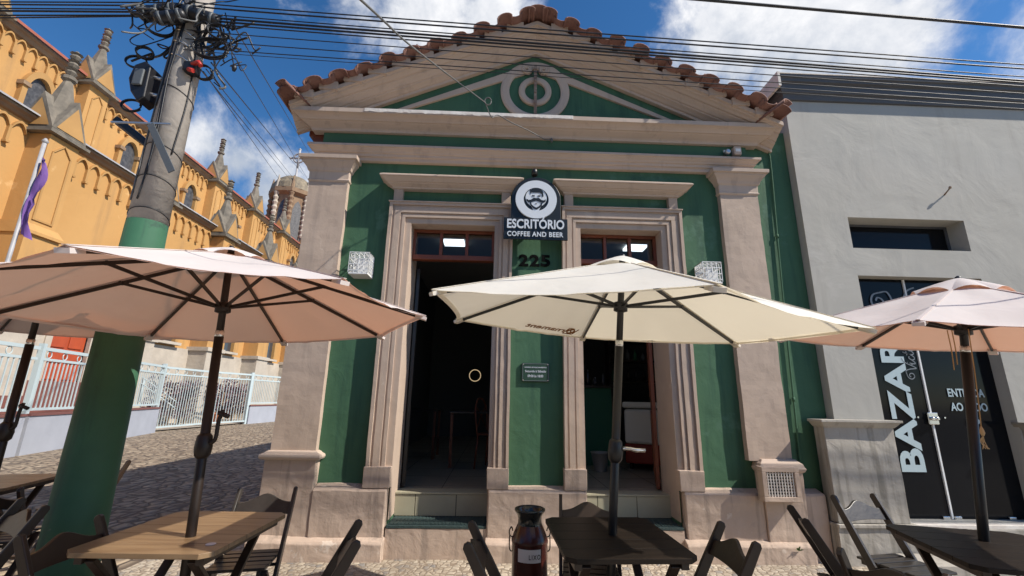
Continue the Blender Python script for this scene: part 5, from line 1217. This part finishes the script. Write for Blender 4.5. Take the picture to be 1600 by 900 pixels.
# church yard, stairs, planting
struct('churchyard_paving', MB().add([(-16, -30, ST+.05), (-8.8, -30, ST+.05), (-9.0, -2.9, ST+.05), (-13.2, 13.4, ST+.05), (-12.6, 24, ST+.05), (-12.6, 60, ST+.05), (-16, 60, ST+.05)], [tuple(range(7))]), 'stone')
sr_ = MB(); ns_ = 11
for i in range(ns_):
    z = .24+.165*i; x = -13.25-.24*i; sr_.box(-16, x, 6.6+.30*i, 13.0, z-.17, z)
st = sr_.build('entrance_stairs', 'stair'); tag(st, 'maroon tiled stairs rising to the red church door', 'stairs')
mb = MB()
for p0, p1 in (((-13.3, 14.9, .2), (-15.4, 14.9, 1.5)),):
    a, b = Vector(p0), Vector(p1)
    for dz in (.95, .7): mb.tube([a+Vector((0, 0, dz)), b+Vector((0, 0, dz))], .022, 6)
    for i in range(5): q = a.lerp(b, i/4); mb.tube([q, q+Vector((0, 0, .95))], .02, 6)
tag(mb.build('stair_handrail', 'fence_blue'), 'pale blue handrail beside the church stairs', 'handrail')
rr = random.Random(5)
for k, (x, y) in enumerate([(-14.6+.35*(i % 3-1), 15.7+.62*i) for i in range(4)]+[(-14.6+.35*(i % 3-1), 19.4+.62*i) for i in range(5)]):
    p = thing('cordyline_shrub', 'spiky purple shrub against the church base behind the iron gate', 'shrub', (x, y, ST+.05), 0, 'purple shrubs behind the gate')
    mb = MB(); H_ = rr.uniform(1.7, 2.3)
    for s in range(5):
        mb.tube([(0, 0, 0), (rr.uniform(-.25, .25), rr.uniform(-.25, .25), H_*rr.uniform(.6, .85))], .025, 5)
    mb.build('stem', 'brown_stone', p)
    mb = MB()
    for s in range(260):
        z = rr.uniform(.25, H_); a = rr.uniform(0, 2*PI); rad = rr.uniform(0, .28); c = Vector((rad*math.cos(a), rad*math.sin(a), z)); a2 = a+rr.uniform(-1, 1); L = rr.uniform(.22, .42)
        d = Vector((math.cos(a2), math.sin(a2), rr.uniform(.3, 1.6))).normalized(); sd = d.orthogonal().normalized()*.03
        mb.add([c, c+d*L*.5+sd, c+d*L-Vector((0, 0, L*.25)), c+d*L*.5-sd], [(0, 1, 2, 3)])
    mb.build('foliage', 'leaf_purple', p)
mb = MB(); mb.lathe([(.18, 0), (.26, .42), (.29, .44), (.29, .5)], (-13.9, 18.6, ST+.06), 18); tag(mb.build('plant_pot', 'terracotta_pot'), 'orange terracotta pot between the purple shrubs', 'plant pot')
# ================================================================== FENCE
fz = ST
def fence_panel(a, b, wall=True, name='church_fence', label='', nb=None, cat='fence', grp=None):
    a, b = Vector((*a, 0)), Vector((*b, 0)); d = b-a; L = d.length; ang = math.atan2(d.y, d.x)
    t = thing(name, label, cat, (a.x, a.y, fz), ang, grp)
    zb = 1.0 if wall else .12
    if wall:
        mb = MB(); mb.box(0, L, -.11, .11, -.3, .88); mb.build('low_wall', 'fence_wall', t)
        mb = MB(); mb.box(-.01, L+.01, -.14, .14, .882, .935); mb.build('wall_cap', 'brick_cap', t)
    mb = MB(); w = .03
    for za, zc, ww in ((zb, zb+.06, .035), (2.18, 2.24, w), (2.42, 2.50, .035)): mb = MB(); mb.box(0, L, -ww, ww, za, zc); mb.build('rail', 'fence_blue', t)
    mb = MB(); nn = nb or int(L/.155)
    for i in range(1, nn): x = L*i/nn; mb.box(x-.012, x+.012, -.012, .012, zb+.06, 2.18)
    mb.build('bar_row', 'fence_blue', t)
    mb = MB(); k = max(2, int(L/.55))
    for i in range(k):
        x = L*(i+.5)/k; mb.tube([(x+.085*math.cos(q), 0, 2.33+.085*math.sin(q)) for q in [2*PI*j/16 for j in range(16)]], .013, 5, closed=True)
    mb.build('ring_row', 'fence_blue', t)
    for x in ((0, L) if not wall or 'short' in label else (0,)): mb = MB(); mb.box(x-.055, x+.055, -.055, .055, (.93 if wall else -.05), 2.58); mb.build('post', 'fence_blue', t)
    return t
g_ = 'fence panels along the church'
fence_panel((-9.0, -2.9), (-10.05, 2.0), True, label='pale blue church railing on a lilac wall, panel nearest the left edge', grp=g_)
fence_panel((-10.08, 2.1), (-11.02, 6.4), True, label='pale blue church railing on a lilac wall, panel left of the utility pole', grp=g_)
fence_panel((-11.04, 6.5), (-12.0, 10.0), True, label='pale blue church railing on a lilac wall, panel passing behind the utility pole', grp=g_)
fence_panel((-12.02, 10.1), (-12.98, 13.3), True, label='pale blue church railing on a lilac wall, short panel just left of the gates', grp=g_)
fence_panel((-13.25, 13.6), (-13.30, 16.9), False, 'iron_gate', 'wider pale blue barred gate left of the parasol pole', cat='gate', grp='church gates')
fence_panel((-13.30, 17.0), (-12.75, 19.2), False, 'iron_gate', 'pale blue barred gate right of the parasol pole', cat='gate', grp='church gates')
fence_panel((-12.75, 19.3), (-12.4, 26.0), True, label='pale blue church railing on a lilac wall beyond the gates, by the cafe corner', grp=g_)
# flagpole
fp = thing('flag_pole', 'leaning-looking white flag pole with furled purple flag before the church', 'flag pole', (-10.75, 4.95, ST))
mb = MB(); mb.tube([(0, 0, 0), (0, 0, 7.1)], .04, 12); mb.build('pole', 'zinc', fp)
mb = MB(); rows_ = []
for i in range(15):
    z = 6.75-.135*i; wv = .10+.10*math.sin(i*.5)+(.12 if i > 7 else 0)
    rows_.append([(.05+w*wv/3, .06*math.sin(w*2.2+i*.5), z-.05*w) for w in range(4)])
mb.add([p for r_ in rows_ for p in r_], [(i*4+k, i*4+k+1, i*4+k+5, i*4+k+4) for i in range(14) for k in range(3)], True)
mb.build('flag', 'flag', fp)
mb = MB(); mb.lathe([(.02, -.06), (.07, 0), (.02, .08)], (0, 0, 7.15), 10); mb.build('finial', 'zinc', fp)
# ================================================================== ACROSS THE STREET (unseen house added behind the camera for reflections and less sky light)
ob = thing('added_reflection_house', 'plain unseen house added across the street for reflections', 'building', (0, -15, 0))
mb = MB(); mb.box(-22, 6, -8, 0, 0, 4.6); mb.build('wall', 'grey', ob)
mb = MB(); mb.prism([(-22.4, 4.6), (6.4, 4.6), (6.4, 4.75), (-8, 7.6), (-22.4, 4.75)], -8.3, .4, 'y'); mb.build('roof', 'tile', ob)
for i in range(6):
    mb = MB(); mb.box(-20+i*4.3, -18.7+i*4.3, .0, .06, 1.0, 3.0); mb.build('window', 'glass_grey', ob)
